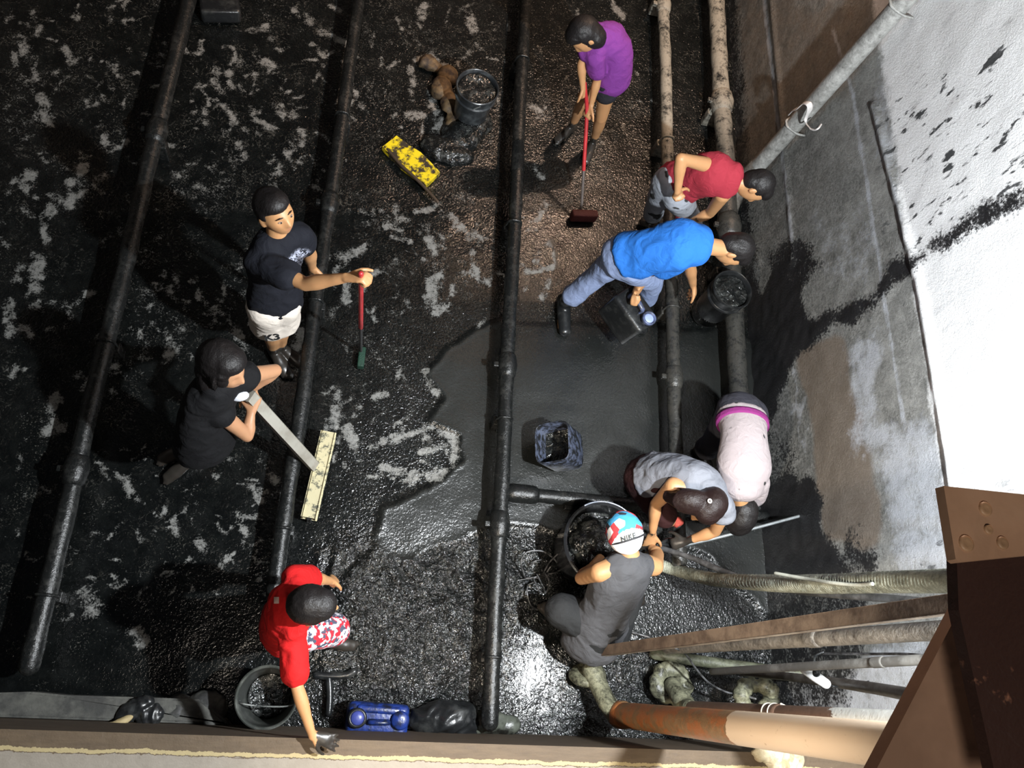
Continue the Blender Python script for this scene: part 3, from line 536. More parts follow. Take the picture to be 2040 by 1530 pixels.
# ------------------------------------------------------------------ wire tangle
def wires(name,lab,lists,r,mat,cat='wire'):
    bm=bmesh.new()
    for l in lists: tube(bm,[P(*p) for p in l],r,n=8,seg=8)
    return tag(bmo(name,bm,mat),lab,cat)
M_WIRE=simple('grey_wire',(.16,.16,.165),.3,col2=(.03,.03,.03),vs=20,metal=.3)
wires('wire_coil','tangled coil of thin grey cable left of the man in the cap',[
 [(1046,1150,.03),(1038,1120,.08),(1050,1100,.1),(1080,1098,.1),(1100,1110,.08),(1110,1121,.05)],
 [(1085,1137,.05),(1095,1120,.1),(1110,1105,.14),(1120,1098,.16)],[(1048,1152,.04),(1065,1150,.05),(1085,1145,.05),(1110,1140,.04)],
 [(1052,1165,.03),(1050,1180,.05),(1057,1205,.04),(1070,1215,.03)],[(1062,1150,.05),(1070,1170,.09),(1080,1182,.04)],[(1070,1145,.06),(1080,1165,.1),(1086,1180,.04)],
 [(1084,1140,.05),(1093,1155,.1),(1092,1172,.06),(1086,1182,.03)],[(1090,1139,.05),(1098,1128,.07),(1105,1128,.05)],[(1052,1165,.05),(1066,1160,.06),(1068,1168,.05)],[(1058,1128,.04),(1066,1118,.06),(1078,1115,.05)],
 [(1032,1156,.03),(1052,1153,.03),(1080,1150,.03),(1115,1136,.02)]],.0048,M_WIRE)
wires('steel_rod','long thin steel rod leaning from the worker’s hands toward the right wall',[[(1312,1096,.30),(1400,1078,.34),(1500,1053,.40),(1593,1028,.46)]],.010,simple('steel_rod_metal',(.33,.36,.37),.4,metal=.4),'rod')
bpy.data.objects['steel_rod']['label']='long thin steel rod reaching right from the hands of the ponytailed woman'
wires('muddy_rope','knotted muddy rope held between the ponytailed woman and the man in the cap',[[(1300,1092,.44),(1320,1084,.42),(1345,1088,.40),(1362,1082,.38)],[(1296,1098,.42),(1330,1094,.36),(1352,1078,.40)],[(1310,1085,.46),(1335,1075,.4),(1350,1090,.34)]],.011,M_BLACK,'rope')
# ------------------------------------------------------------------ hoses, pipes and rails near the ledge
M_HOSE=pipe_mat('grey_green_hose',dark=(.05,.055,.04),pale=(.50,.52,.42),lo=.30,hi=.58)
def polytube(name,lab,pts,r,mat,cat,n=18,seg=10,flat=1.0):
    bm=bmesh.new(); tube(bm,[P(*p) for p in pts],r,(r*flat if not isinstance(r,list) else [x*flat for x in r]),n=n,seg=seg); return tag(bmo(name,bm,mat),lab,cat)
hose=polytube('discharge_hose','thick ribbed grey-green hose running right from the man in the cap',[(1290,1118,.06),(1345,1135,.16),(1400,1150,.5),(1450,1157,.8),(1550,1162,1.3),(1650,1163,1.7),(1750,1160,2.05),(1850,1158,2.35),(1950,1156,2.62),(2060,1153,2.9)],[.038]*4+[.043]*6,M_HOSE,'hose',seg=44)
me=hose.data; v=verts(me); nn=vnormals(me); s=v[:,2]*1+v[:,0]; setverts(me,v+nn*(.0022*np.sin(s*330))[:,None])
polytube('power_cable','dark rubber cable looping below the thick hose',[(1312,1090,.36),(1380,1112,.55),(1440,1138,.75),(1500,1158,1.0),(1580,1176,1.35),(1680,1186,1.75),(1780,1193,2.05),(1850,1200,2.25),(1905,1210,2.4),(2000,1225,2.6)],.0165,simple('rubber_cable',(.11,.11,.11),.5,col2=(.04,.04,.04)),'cable',n=12)
polytube('pale_cord','pale cord lying along the thick hose',[(1545,1142,1.45),(1600,1152,1.62),(1650,1160,1.80),(1700,1165,1.95),(1738,1163,2.08)],.008,simple('pale_cord_mat',(.55,.55,.46),.6),'cord',n=10)
# channel rail
def rail():
    a=P(1150,1303,.0); b=P(1960,1193,3.0); root=empty('guide_rail',a,'rusty brown steel channel rail rising from the tank floor past the hoses','steel rail')
    u=(b-a).normalized(); y=Vector((0,1,0)); y=(y-u*y.y).normalized(); x=u.cross(y)
    M_R=simple('rusty_steel',(.26,.20,.155),.6,col2=(.13,.095,.075),vs=10,bump=.4)
    for nm,(oy,ox,sy,sx,m) in {'web':(0,0,.078,.012,M_R),'flange':(.036,-.026,.008,.05,M_R)}.items():
        bm=bmesh.new(); ax=Matrix((x,y,u)).transposed(); box(bm,(a+b)/2+y*oy+x*ox,(sx,sy,(b-a).length),ax,bev=.002); bmo(nm,bm,m,root,False)
    bm=bmesh.new(); ax=Matrix((x,y,u)).transposed(); box(bm,(a+b)/2-y*.036-x*.026,(.05,.008,(b-a).length),ax,bev=.002); bmo('flange',bm,simple('worn_edge',(.38,.33,.27),.5,col2=(.2,.15,.11)),root,False)
    bm=bmesh.new(); box(bm,(a+b)/2-y*.012-x*.012,(.012,.008,(b-a).length),ax,bev=.002); bmo('rib',bm,simple('worn_rib',(.34,.28,.22),.5),root,False)
rail()
def vert(pa,za,pb):
    a=P(*pa,za); rb=ray(*pb); kb=math.hypot(rb[0],rb[1])/-rb[2]; z=H-math.hypot(a.x,a.y)/kb; return a,P(*pb,z)
M_GREY=pipe_mat('weathered_grey_pipe',dark=(.06,.052,.045),pale=(.30,.28,.25),lo=.36,hi=.6)
def vpipe(lab,pa,za,pb,r,mat,cat='pipe',name='riser_pipe',mid=None,ring=()):
    a,b=vert(pa,za,pb); root=empty(name,a,lab,cat,None); bm=bmesh.new(); tube(bm,[a,a.lerp(b,.3),a.lerp(b,.6),b],r,n=22,seg=12); bmo('pipe_tube',bm,mat,root)
    for f in ring:
        c=a.lerp(b,f); u=(b-a).normalized(); bm=bmesh.new(); tube(bm,[c-u*.03,c,c+u*.03],r*1.12,n=22); bmo('collar',bm,mat,root)
    return a,b,root
vpipe('crusted grey riser pipe just below the brown rail',(1330,1292),.3,(1960,1250),.033,M_GREY,ring=(.62,))
vpipe('smooth grey conduit with light joints, second below the brown rail',(1420,1338),.5,(1880,1312),.020,simple('grey_conduit',(.22,.21,.19),.5,col2=(.40,.39,.36),vs=5,thr=(.5,.62)),ring=(.8,),name='conduit')
polytube('muddy_pipe','mottled greenish pipe slanting over the floor above the encrusted elbows',[(1305,1303,.06),(1360,1312,.12),(1440,1323,.22),(1530,1335,.34),(1600,1344,.42)],.034,pipe_mat('mossy_pipe',dark=(.03,.032,.022),pale=(.17,.18,.12),lo=.35,hi=.65),'pipe')
polytube('flat_hose','dark flat hose drooping below the conduits toward the wooden brace',[(1480,1340,.5),(1560,1347,.8),(1650,1358,1.2),(1740,1371,1.6),(1830,1387,2.0),(1900,1398,2.3)],[.02,.022,.024,.026,.028,.03],simple('dark_hose',(.045,.036,.03),.5,col2=(.10,.09,.08)),'hose')
polytube('thin_cord','thin dark cord above the conduit joint',[(1640,1302,1.3),(1720,1303,1.6),(1800,1303,1.9),(1860,1308,2.1)],.006,M_WIRE,'cord',n=8)
polytube('sagging_cable','thin cable sagging from the steel rail down over the encrusted elbows',[(1340,1288,.55),(1365,1303,.5),(1385,1330,.45),(1410,1358,.4),(1445,1378,.38),(1480,1385,.4),(1505,1392,.45)],.006,M_WIRE,'cable',n=8)
polytube('floor_cable','thin cable trailing from the shorts of the man in the cap to the steel rail',[(1252,1258,.05),(1275,1264,.05),(1300,1272,.08),(1322,1283,.14)],.006,M_WIRE,'cable',n=8)
# white connector
a=P(1603,1333,1.3); b=P(1645,1362,1.3); root=empty('plug_connector',a,'white plastic plug connector hanging on a black lead in front of the pipes','connector')
bm=bmesh.new(); tube(bm,[a,a.lerp(b,.5),b],[.024,.026,.024],n=18); bmo('housing',bm,simple('white_plastic',(.85,.86,.86),.4,var=.03,bump=0),root)
bm=bmesh.new(); m=a.lerp(b,.42)+Vector((0,.01,.02)); blob(bm,m,(.022,.02,.018)); tube(bm,[m,P(1622,1318,1.34),P(1625,1306,1.36),P(1640,1299,1.38)],.005,n=8); tube(bm,[b,P(1665,1368,1.3),P(1700,1369,1.4),P(1730,1358,1.5)],.005,n=8); bmo('lead',bm,M_BLACK,root)
# PVC pipes
t=NT('weathered_pvc'); tc=t.add('ShaderNodeTexCoord'); sp=t.add('ShaderNodeSeparateXYZ'); t.L(tc.outputs['Object'],sp.inputs[0]); zz=t.math('ADD',sp.outputs['Z'],t.math('MULTIPLY',t.math('SUBTRACT',t.noise(9,6,.75),.5),.35))
n=t.noise(3,5,.6); n2=t.noise(16,6,.75); base=t.mix(n,(.62,.46,.32),(.70,.55,.40)); base=t.mix(t.math('MULTIPLY',t.ramp(n2,[(.62,0.),(.7,1.)]),.6),base,(.30,.17,.08))
st=t.math('LESS_THAN',zz,1.38); rust=t.mix(t.ramp(t.noise(6,6,.75),[(.47,0.),(.54,1.)]),(.34,.12,.04),t.mix(n2,(.05,.03,.015),(.42,.24,.11))); t.set('Base Color',t.mix(st,base,rust)); t.set('Roughness',.42); t.bump(n2,t.math('MULTIPLY',st,.6),.012)
a,b,root=vpipe('large cream and rust stained PVC pipe rising along the near ledge',(1238,1424),.30,(1900,1499),.068,t.m,ring=(.0,))
M_MOSS=pipe_mat('lichen_crust',dark=(.035,.035,.025),pale=(.24,.24,.16),lo=.42,hi=.6)
bm=bmesh.new(); tube(bm,[a+Vector((-.02,0,-.02)),P(1213,1405,.24),P(1195,1370,.17),P(1180,1335,.12)],[.060,.056,.056,.062],n=20,seg=10); bmo('elbow',bm,M_MOSS,root)
bm=bmesh.new(); lathe(bm,[(.10,-.02),(.115,.0),(.11,.02),(.08,.035),(.05,.03)],P(1170,1345,.06),frame((-.2,.8,.5),(0,0,1)),28); bmo('flange',bm,M_MOSS,root)
t=NT('white_pvc'); n2=t.noise(12,6,.75); tc=t.add('ShaderNodeTexCoord'); sp=t.add('ShaderNodeSeparateXYZ'); t.L(tc.outputs['Object'],sp.inputs[0]); zz=t.math('ADD',sp.outputs['Z'],t.math('MULTIPLY',t.math('SUBTRACT',n2,.5),.5))
t.set('Base Color',t.mix(t.ramp(zz,[(.95,1.),(1.0,0.)]) if False else t.math('LESS_THAN',zz,1.42),(.60,.60,.56),t.mix(n2,(.07,.04,.03),(.20,.12,.08)))); t.set('Roughness',.45); t.bump(n2,.3,.01)
a0,b0,root=vpipe('white pipe partly hidden behind the large PVC pipe',(1375,1412),.45,(1900,1446),.042,t.m,ring=(.45,))
bm=bmesh.new(); tube(bm,[a0,P(1368,1408,.36),P(1352,1388,.28),P(1340,1366,.18)],.05,n=18); bmo('elbow',bm,M_MOSS,root)
def enc(px,py,z,lab,sd):
    bm=bmesh.new(); c=P(px,py,z)
    for k in range(9):
        a=math.radians(-40+k*35); blob(bm,c+Vector((.10*math.cos(a)-.0,.085*math.sin(a),random.uniform(-.02,.02))),(.040,.04,.035))
    blob(bm,c+Vector((.03,-.07,.05)),(.05,.06,.06)); blob(bm,c+Vector((.05,-.12,.06)),(.05,.06,.06))
    tag(link('encrusted_elbow',wrinkle(remesh(bm,.011,3),.018,16,sd),M_MOSS),lab,'pipe elbow','encrusted elbows near the ledge')
enc(1338,1362,.12,'mud-encrusted dark pipe elbow left of the greenish one near the ledge',3); enc(1508,1392,.40,'greenish crusted pipe elbow above the cream PVC pipe',8)
f=.0
while proj([a0.lerp(b0,f)])[0][0]<1530: f+=.004
bm=bmesh.new(); u=(b0-a0).normalized(); c=a0.lerp(b0,f); e1=u.orthogonal().normalized(); e2=u.cross(e1)
tube(bm,[c+u*(.006*k)+(e1*math.cos(k*.7)+e2*math.sin(k*.7))*.046 for k in range(20)],.005,n=8,seg=3)
tag(bmo('tie_wire',bm,simple('pale_tie',(.5,.46,.38),.6)),'twisted pale wire wound round the white pipe beside the greenish elbow','wire')
lump('foam_crust','cream expanding foam lump on the ledge under the PVC pipe','foam',[(1545,1503,.86,.07,.05,.04,0),(1575,1512,.86,.06,.05,.03,0),(1520,1500,.86,.05,.03,.03,0),(1555,1522,.86,.08,.05,.03,0)],simple('cream_foam',(.62,.55,.38),.8,col2=(.35,.26,.15),bump=1,bs=40),.02,22,.008,6)
# ------------------------------------------------------------------ foreground steelwork at the platform edge
M_STEEL=simple('brown_painted_steel',(.46,.29,.19),.55,col2=(.38,.23,.145),vs=6,bump=.25,bs=30)
Z=4.34
root=empty('platform_bracket',P(1980,1050,Z),'brown painted steel bracket plate with screw heads close to the camera','bracket')
bm=bmesh.new(); prism(bm,[P(1880,968,Z),P(1904,1114,Z),P(1912,1120,Z),P(2090,1102,Z),P(2090,990,Z)],Vector((0,0,-.012))); bmo('plate',bm,M_STEEL,root,False)
for (px,py,r) in ((1962,1014,.0045),(1968,1055,.003),(1924,1083,.005),(1996,1082,.004)):
    bm=bmesh.new(); lathe(bm,[(r*1.6,-.002),(r*1.6,.0015),(r*1.1,.0025),(r*.6,.0018)],P(px,py,Z),n=18); bmo('screw_head',bm,simple('worn_screw',(.42,.26,.15),.5),root)
M_DK=simple('dark_rusted_steel',(.05,.022,.015),.6,col2=(.028,.012,.01),vs=8,bump=.4); 
bm=bmesh.new(); Z2=4.28; prism(bm,[P(1906,1112,Z2),P(2110,1100,Z2),P(2110,1600,Z2),P(1995,1600,Z2),P(1910,1215,Z2)],Vector((0,0,-.015)))
t=NT('rusted_column_steel'); n=t.noise(14,5,.7); t.set('Base Color',t.mix(t.ramp(n,[(.59,0.),(.66,1.)]),(.035,.014,.010),(.28,.13,.08))); t.set('Roughness',.6); t.bump(n,.4,.01)
tag(bmo('steel_column',bm,t.m,None,False),'dark rusty steel column at the right edge with flaked paint spots','column')
bm=bmesh.new(); Z3=4.22; prism(bm,[P(1916,1206,Z3),P(1936,1211,Z3),P(2010,1620,Z3),P(1690,1640,Z3)],Vector((0,0,-.02)))
tag(bmo('brace_plank',bm,simple('brown_plank',(.30,.19,.13),.6,col2=(.22,.135,.09),vs=5,bump=.3,bs=20),None,False),'brown wedge-shaped brace plank rising at the lower right corner','plank')
# ------------------------------------------------------------------ people
def rot_to(v,axis,ang): return Matrix.Rotation(ang,3,axis)@v
def hand(bm,wr,dirv,palm,s=1.0,curl=.35,side=1,spread=.10,L=.18,thumb=.6,wid=.040):
    """palm plus five fingers; dirv points along the fingers, palm = normal of the palm side; returns palm centre"""
    d=Vector(dirv).normalized(); pn=Vector(palm); pn=(pn-d*pn.dot(d)).normalized(); x=d.cross(pn)*side
    k=L/.18*s; c1=wr+d*.052*k; c2=wr+d*.092*k
    tube(bm,[wr,c1-d*.01,c1+d*.018,c2],[.027*k,.034*k,wid*k,.038*k],[.020*k,.018*k,.016*k,.013*k],side=x,n=14,seg=4)
    lens=[.070,.080,.074,.058]; xs=[-.029,-.010,.010,.028]
    for i in range(4):
        a=(i-1.5)*spread; b=c2+x*xs[i]*k-d*.008*k; dd=(d*math.cos(a)+x*math.sin(a)).normalized(); ax=dd.cross(pn).normalized(); pts=[b-dd*.01]; cur=dd; p=b
        for j,f in enumerate((.44,.31,.25)):
            cur=Matrix.Rotation(-(-curl*(.8+.35*j+.05*i)),3,ax)@cur
            p=p+cur*lens[i]*f*k; pts.append(p)
        tube(bm,[pts[0],b,pts[1],pts[2],pts[3]],[.0105*k,.0102*k,.0095*k,.0088*k,.0075*k],n=10,seg=3)
    tb=wr+d*.028*k-x*.026*k; td=(d*.62-x*.72+pn*.25*thumb).normalized(); p1=tb+td*.038*k; t2=(td+d*.5+pn*.6*thumb).normalized(); p2=p1+t2*.030*k; p3=p2+(t2+d*.3+pn*.4*thumb+x*.25).normalized()*.024*k
    tube(bm,[tb-td*.012*k,tb,p1,p2,p3],[.015*k,.015*k,.0125*k,.0105*k,.009*k],n=10,seg=3)
    return wr+d*.075*k
def headmesh(bm,c,up,fwd,s=1.0):
    ax=frame(up,fwd); n,m=44,34; V=[]
    def sh(th,ph):
        st,ct=math.sin(th),math.cos(th); x=st*math.cos(ph); y=st*math.sin(ph); z=ct
        X=x*.076; Y=y*.096; Z=z*.112
        if z<0:
            k=-z; X*=1-.30*k**1.5; Y*=1-.12*k; 
            if y<0: Y*=1-.35*k
            if y>0: Y+=.010*k
        if y>0:
            f=y; Y-=.010*f*math.exp(-((z-.05)/.22)**2)*math.exp(-((abs(x)-.36)/.20)**2)
            Y+=.021*f*math.exp(-((z+.22)/.15)**2)*math.exp(-(x/.17)**2)+.010*f*math.exp(-((z+.02)/.16)**2)*math.exp(-(x/.13)**2)
            Y+=.006*f*math.exp(-((z-.22)/.10)**2)*math.exp(-((abs(x)-.3)/.3)**2)
            Y+=.007*f*math.exp(-((z+.50)/.07)**2)*math.exp(-(x/.28)**2)
            Y+=.007*f*math.exp(-((z+.84)/.12)**2)*math.exp(-(x/.3)**2)
            X+=math.copysign(.003,x)*math.exp(-((z+.12)/.2)**2)*f
        return c+ax@Vector((X,Y,Z))*s
    for i in range(1,m): V.append([bm.verts.new(sh(math.pi*i/m,2*math.pi*k/n)) for k in range(n)])
    t=bm.verts.new(sh(1e-4,0)); b=bm.verts.new(sh(math.pi-1e-4,0))
    for k in range(n):
        bm.faces.new((t,V[0][k],V[0][(k+1)%n])); bm.faces.new((b,V[-1][(k+1)%n],V[-1][k]))
        for i in range(m-2): bm.faces.new((V[i][k],V[i+1][k],V[i+1][(k+1)%n],V[i][(k+1)%n]))
    for sx in (-1,1):
        e=c+ax@Vector((sx*.079,-.006,-.012))*s; blob(bm,e,(.009*s,.019*s,.031*s),ax@Matrix.Rotation(sx*.35,3,'Z'),n=12,m=10)
    return ax
def foot(bm,an,toe,s=1.0,up=Vector((0,0,1))):
    an=Vector(an); toe=Vector(toe); d=(toe-an); d.z=0; d=d.normalized() if d.length>1e-4 else Vector((0,1,0)); x=d.cross(Vector((0,0,1))); g=toe.z
    heel=Vector((an.x,an.y,g+.035))-d*.045*s
    tube(bm,[heel,Vector((an.x,an.y,g+.045))+d*.03*s,Vector((an.x,an.y,g+.033))+d*.11*s,Vector((an.x,an.y,g+.022))+d*.175*s],[.032*s,.037*s,.045*s,.036*s],[.034*s,.040*s,.028*s,.016*s],side=x,n=14,seg=5)
    for i in range(5):
        q=Vector((an.x,an.y,g+.018))+d*(.178-.012*abs(i-1)*.9)*s+x*(-.030+.0155*i)*s; tube(bm,[q-d*.02,q+d*.022],[.0105*s,.009*s],n=8,seg=3)
class Person:
    def __init__(s,name_label,h,j,fat=1.0,skinm=None,mud=(),up=None,fwd=None,hs=1.0):
        s.h=h; s.fat=fat; s.J={}; J=s.J; s.label=name_label; s.mudspec=mud; s.skin=skinm or M_SKIN; s.hs=hs*.93
        L={'elR':('shR',.172),'elL':('shL',.172),'wrR':('elR',.148),'wrL':('elL',.148),'knR':('hiR',.245),'knL':('hiL',.245),'anR':('knR',.235),'anL':('knL',.235)}
        for k in ('pel','mid','chest','neck','head','shR','shL','hiR','hiL','elR','elL','wrR','wrL','haR','haL','knR','knL','anR','anL','toR','toL'):
            if k not in j: continue
            px,py,z=j[k]
            if isinstance(z,str):
                par,l=L[k]; l*=h; A=J[par]; v=Vector(ray(px,py)); v.normalize(); O=Vector((0,0,H)); t0=(A-O).dot(v); q=O+v*t0; d2=(q-A).length
                if d2>=l: p=q; 
                else:
                    e=math.sqrt(l*l-d2*d2); p=O+v*(t0-e) if z=='u' else O+v*(t0+e)
                J[k]=p
            else: J[k]=P(px,py,z)
        if 'mid' not in J: J['mid']=J['pel'].lerp(J['neck'],.42)
        if 'chest' not in J: J['chest']=J['pel'].lerp(J['neck'],.72)
        msg=[f'{k}:{(J[k]-J[L[k][0]]).length/(L[k][1]*h):.2f} z{J[k].z:.2f}' for k in L if k in J]
        print('PERSON',name_label[:28],'torso %.2f sh %.2f hip %.2f neck-head %.2f'%((J['neck']-J['pel']).length,(J['shR']-J['shL']).length,(J['hiR']-J['hiL']).length,(J['neck']-J['head']).length),' '.join(msg))
        base=(J['anR']+J['anL'])/2; base.z=0; s.root=empty('person',base,name_label,'person'); s.up=Vector(up); s.fwd=Vector(fwd)
        s.sideH=(J['hiL']-J['hiR']).normalized(); s.sideS=(J['shL']-J['shR']).normalized()
    def torso(s,bm,off=0.,top=1.0,hem=0.,flare=0.,shw=1.0):
        J=s.J; f=s.fat*s.h/1.68; pel=J['pel']; dn=(pel-J['mid']).normalized()
        pts=[pel+dn*(.02+hem),pel,J['mid'],J['chest'],J['neck'].lerp(J['chest'],.30) if top<1 else J['neck']]
        A=[.134*f+off+flare,.138*f+off+flare*.6,.120*f+off+flare*.3,.148*f+off,(.125*f if top<1 else .07*f)+off*.6]; B=[.092*f+off+flare,.098*f+off+flare*.5,.084*f+off,.098*f+off,(.085*f if top<1 else .055*f)+off*.6]
        tube(bm,pts,A,B,side=[s.sideH,s.sideH,s.sideH.lerp(s.sideS,.5),s.sideS,s.sideS],n=26,seg=6)
    def shoulders(s,bm,off=0.):
        J=s.J; f=s.h/1.68*s.fat**.5; nb=J['neck'].lerp(J['chest'],.12)
        for k in 'RL': tube(bm,[nb.lerp(J['chest'],.15),nb.lerp(J['sh'+k],.55),J['sh'+k]],[.062*f+off,.062*f+off,.055*f+off],n=16,seg=5)
    def arm(s,bm,k,t0=0.,t1=1.,off=0.,flare=0.):
        J=s.J; f=s.h/1.68*s.fat**.6; a,b=J['sh'+k],J['el'+k]; pts=[a,a.lerp(b,.33),a.lerp(b,.72),b]; R=[.054*f,.048*f,.041*f,.037*f]
        n=20; P_=[a.lerp(b,t) for t in np.linspace(t0,t1,5)]; RR=[float(np.interp(t,[0,.33,.72,1],R))+off+flare*((t-t0)/(t1-t0+1e-6)) for t in np.linspace(t0,t1,5)]
        tube(bm,P_,RR,n=18,seg=4)
    def body(s,hands,feet=True,vox=.0068,bare=True):
        J=s.J; f=s.h/1.68*s.fat**.6; bm=bmesh.new(); s.torso(bm); s.shoulders(bm)
        tube(bm,[J['neck'].lerp(J['chest'],.1),J['neck'],J['neck'].lerp(J['head'],.7)],[.060*f,.055*f,.052*f],n=16,seg=5); ax=headmesh(bm,J['head'],s.up,s.fwd,s.hs)
        for k in 'RL':
            s.arm(bm,k); a,b=J['el'+k],J['wr'+k]; sd=hands[k].get('palm',(0,0,-1))
            tube(bm,[a,a.lerp(b,.28),a.lerp(b,.7),b],[.037*f,.041*f,.031*f,.0265*f],[.037*f,.040*f,.029*f,.022*f],n=16,seg=6)
            hd=hands[k]; hd=dict(hd); dv=(J['ha'+k]-J['wr'+k]) if 'ha'+k in J else (b-a); hd.pop('palm',None); s.__dict__['grip'+k]=hand(bm,b,dv,sd,s=s.h/1.68,**hd)
            h_,kn,an=J['hi'+k],J['kn'+k],J['an'+k]; hz=h_+(J['pel']-h_)*.1
            tube(bm,[hz,hz.lerp(kn,.35),hz.lerp(kn,.75),kn],[.088*f,.082*f,.064*f,.055*f],n=18,seg=6)
            bk=Vector((0,0,0)); tube(bm,[kn,kn.lerp(an,.3),kn.lerp(an,.7),an],[.053*f,.056*f,.042*f,.034*f],n=16,seg=6)
            if feet: foot(bm,an,J['to'+k],s.h/1.68)
        me=remesh(bm,vox,2,.5); v=verts(me); mud=np.zeros(len(v))
        for jk,r,st in s.mudspec: mud=np.maximum(mud,st*(1-sst(r*.5,r,np.linalg.norm(v-np.array(J[jk]),axis=1))))
        lip=np.exp(-(np.linalg.norm((v-np.array(J['head']+ax@Vector((0,.098,-.056))*s.hs))/np.array([1,1,1]),axis=1)/.017)**2)
        attr(me,'mud',mud); attr(me,'lips',lip); s.bodyo=link('body',me,s.skin,s.root); s.hax=ax; return s
    def cloth_(s,name,mat,parts,amp=.006,sc_=8,seed=1,vox=.011,it=5,prints=None,label=None):
        bm=bmesh.new(); parts(bm); me=remesh(bm,vox,it,.5); wrinkle(me,amp,sc_,seed)
        if prints:
            v=verts(me); c,r=prints; d=np.linalg.norm((v-np.array(c))/np.array(r),axis=1); attr(me,'print',1-sst(.8,1.05,d))
        o=link(name,me,mat,s.root); 
        if label: o['label']=label
        return o
    def shirt(s,mat,sleeve=.55,hem=.06,flare=.012,off=.016,amp=.011,seed=1,prints=None,name='t_shirt',sl=None,label=None,extra=None,soff=.012):
        def p(bm):
            s.torso(bm,off,hem=hem,flare=flare,top=.5)
            if sleeve>0:
                s.shoulders(bm,off*.75)
                for k in 'RL':
                    e=(sl or {}).get(k,sleeve); s.arm(bm,k,0.,e,off+.002,soff)
            else:
                J=s.J; f=s.h/1.68; nb=J['neck'].lerp(J['chest'],.25)
                for k in 'RL': tube(bm,[J['chest'].lerp(J['sh'+k],.30),nb.lerp(J['sh'+k],.52),J['neck'].lerp(J['sh'+k],.50)],[.088*f,.070*f,.058*f],n=14,seg=5)
            if extra: extra(bm)
        return s.cloth_(name,mat,p,amp,7.5,seed,vox=.0095,prints=prints,label=label)
    def legs(s,mat,t=.8,shank=0.,name='shorts',off=.018,flare=.02,amp=.006,seed=3,waist=.08,label=None,prints=None,only='RL'):
        def p(bm):
            J=s.J; f=s.h/1.68*s.fat**.6; ff=s.fat*s.h/1.68; up=(J['mid']-J['pel']).normalized()
            tube(bm,[J['pel']-up*.06,J['pel'],J['pel']+up*waist],[.138*ff+off,.142*ff+off,.130*ff+off],[.100*ff+off,.104*ff+off,.092*ff+off],side=s.sideH,n=24,seg=5)
            for k in only:
                h_,kn,an=J['hi'+k],J['kn'+k],J['an'+k]; e=h_.lerp(kn,min(t,1)); R=[.092*f+off,.086*f+off,(.086-.030*min(t,1))*f+off+flare]
                pts=[h_,h_.lerp(e,.5),e]
                if shank>0:
                    R=[.092*f+off,.074*f+off,.060*f+off,.058*f+off,.052*f+off+flare]; pts=[h_,h_.lerp(kn,.6),kn,kn.lerp(an,shank*.5),kn.lerp(an,shank)]
                tube(bm,pts,R,n=18,seg=6)
        return s.cloth_(name,mat,p,amp,9,seed,prints=prints,label=label)
    def hair(s,kind='short',extra=None,sc_=1.0,mat=None):
        c=s.J['head']; ax=s.hax; k=s.hs*sc_; bm=bmesh.new(); A=lambda x,y,z: c+ax@Vector((x,y,z))*s.hs
        blob(bm,A(0,-.018,.030),(.084*k,.098*k,.098*k),ax,24,18); blob(bm,A(0,.020,.070),(.070*k,.070*k,.055*k),ax,20,14); blob(bm,A(0,-.045,-.015),(.076*k,.062*k,.075*k),ax,18,14)
        if extra: extra(bm,A)
        me=remesh(bm,.007,3); wrinkle(me,.003,22,5,(1,1,1)); 
        v=verts(me); q=v-np.array(c); loc=q@np.array(ax)     # keep the face clear
        loc=loc/s.hs; front=loc[:,1]-(-.005); lim=.052+.25*np.clip(.078-np.abs(loc[:,0]),0,.03)
        mk=(loc[:,1]>.03)&(loc[:,2]<lim); loc2=loc.copy(); 
        sh=np.where(mk,np.clip((lim-loc[:,2])/.03,0,1),0); loc2*= (1-.20*sh)[:,None]
        v=np.array(c)+(loc2*s.hs)@np.array(ax).T; setverts(me,v)
        return link('hair',me,mat or M_HAIR,s.root)
    def eyes(s):
        me_w=simple('eye_white',(.40,.30,.24),.3,bump=0); me_d=simple('iris',(.02,.012,.008),.2,bump=0)
        for sx in (-1,1):
            c=s.J['head']+s.hax@Vector((sx*.030,.078,.006))*s.hs; bm=bmesh.new(); blob(bm,c,(.0125*s.hs,.0125*s.hs,.0125*s.hs*.42),s.hax); e=bmo('eye',bm,me_w,s.root)
            bm=bmesh.new(); blob(bm,c+s.hax@Vector((0,.0085,-.001))*s.hs,(.0062*s.hs,.0052*s.hs,.0048*s.hs),s.hax,n=10,m=8); 
            mm=bpy.data.meshes.new('iris'); bm.to_mesh(mm); bm.free(); link('iris',mm,me_d,e)
            bm=bmesh.new(); tube(bm,[s.J['head']+s.hax@Vector((sx*x,y,z))*s.hs for x,y,z in ((.015,.093,.029),(.030,.091,.032),(.047,.079,.026))],[.0022,.0032,.0015],n=8); bmo('eyebrow',bm,M_HAIR,s.root)
    def boots(s,mat,top=.75,name='rubber_boot',only='RL'):
        for k in only:
            bm=bmesh.new(); J=s.J; an,kn,to=J['an'+k],J['kn'+k],J['to'+k]; f=s.h/1.68; d=(to-an); d.z=0; d.normalize(); x=d.cross(Vector((0,0,1))); g=to.z
            tube(bm,[an+(kn-an)*(1-top),an.lerp(kn,.15),an],[.060*f,.054*f,.050*f],n=18)
            tube(bm,[Vector((an.x,an.y,g+.045))-d*.05,Vector((an.x,an.y,g+.05))+d*.05,Vector((an.x,an.y,g+.045))+d*.20],[.045,.050,.046],[.045,.048,.034],side=x,n=18)
            link(name,remesh(bm,.011,4),mat,s.root)
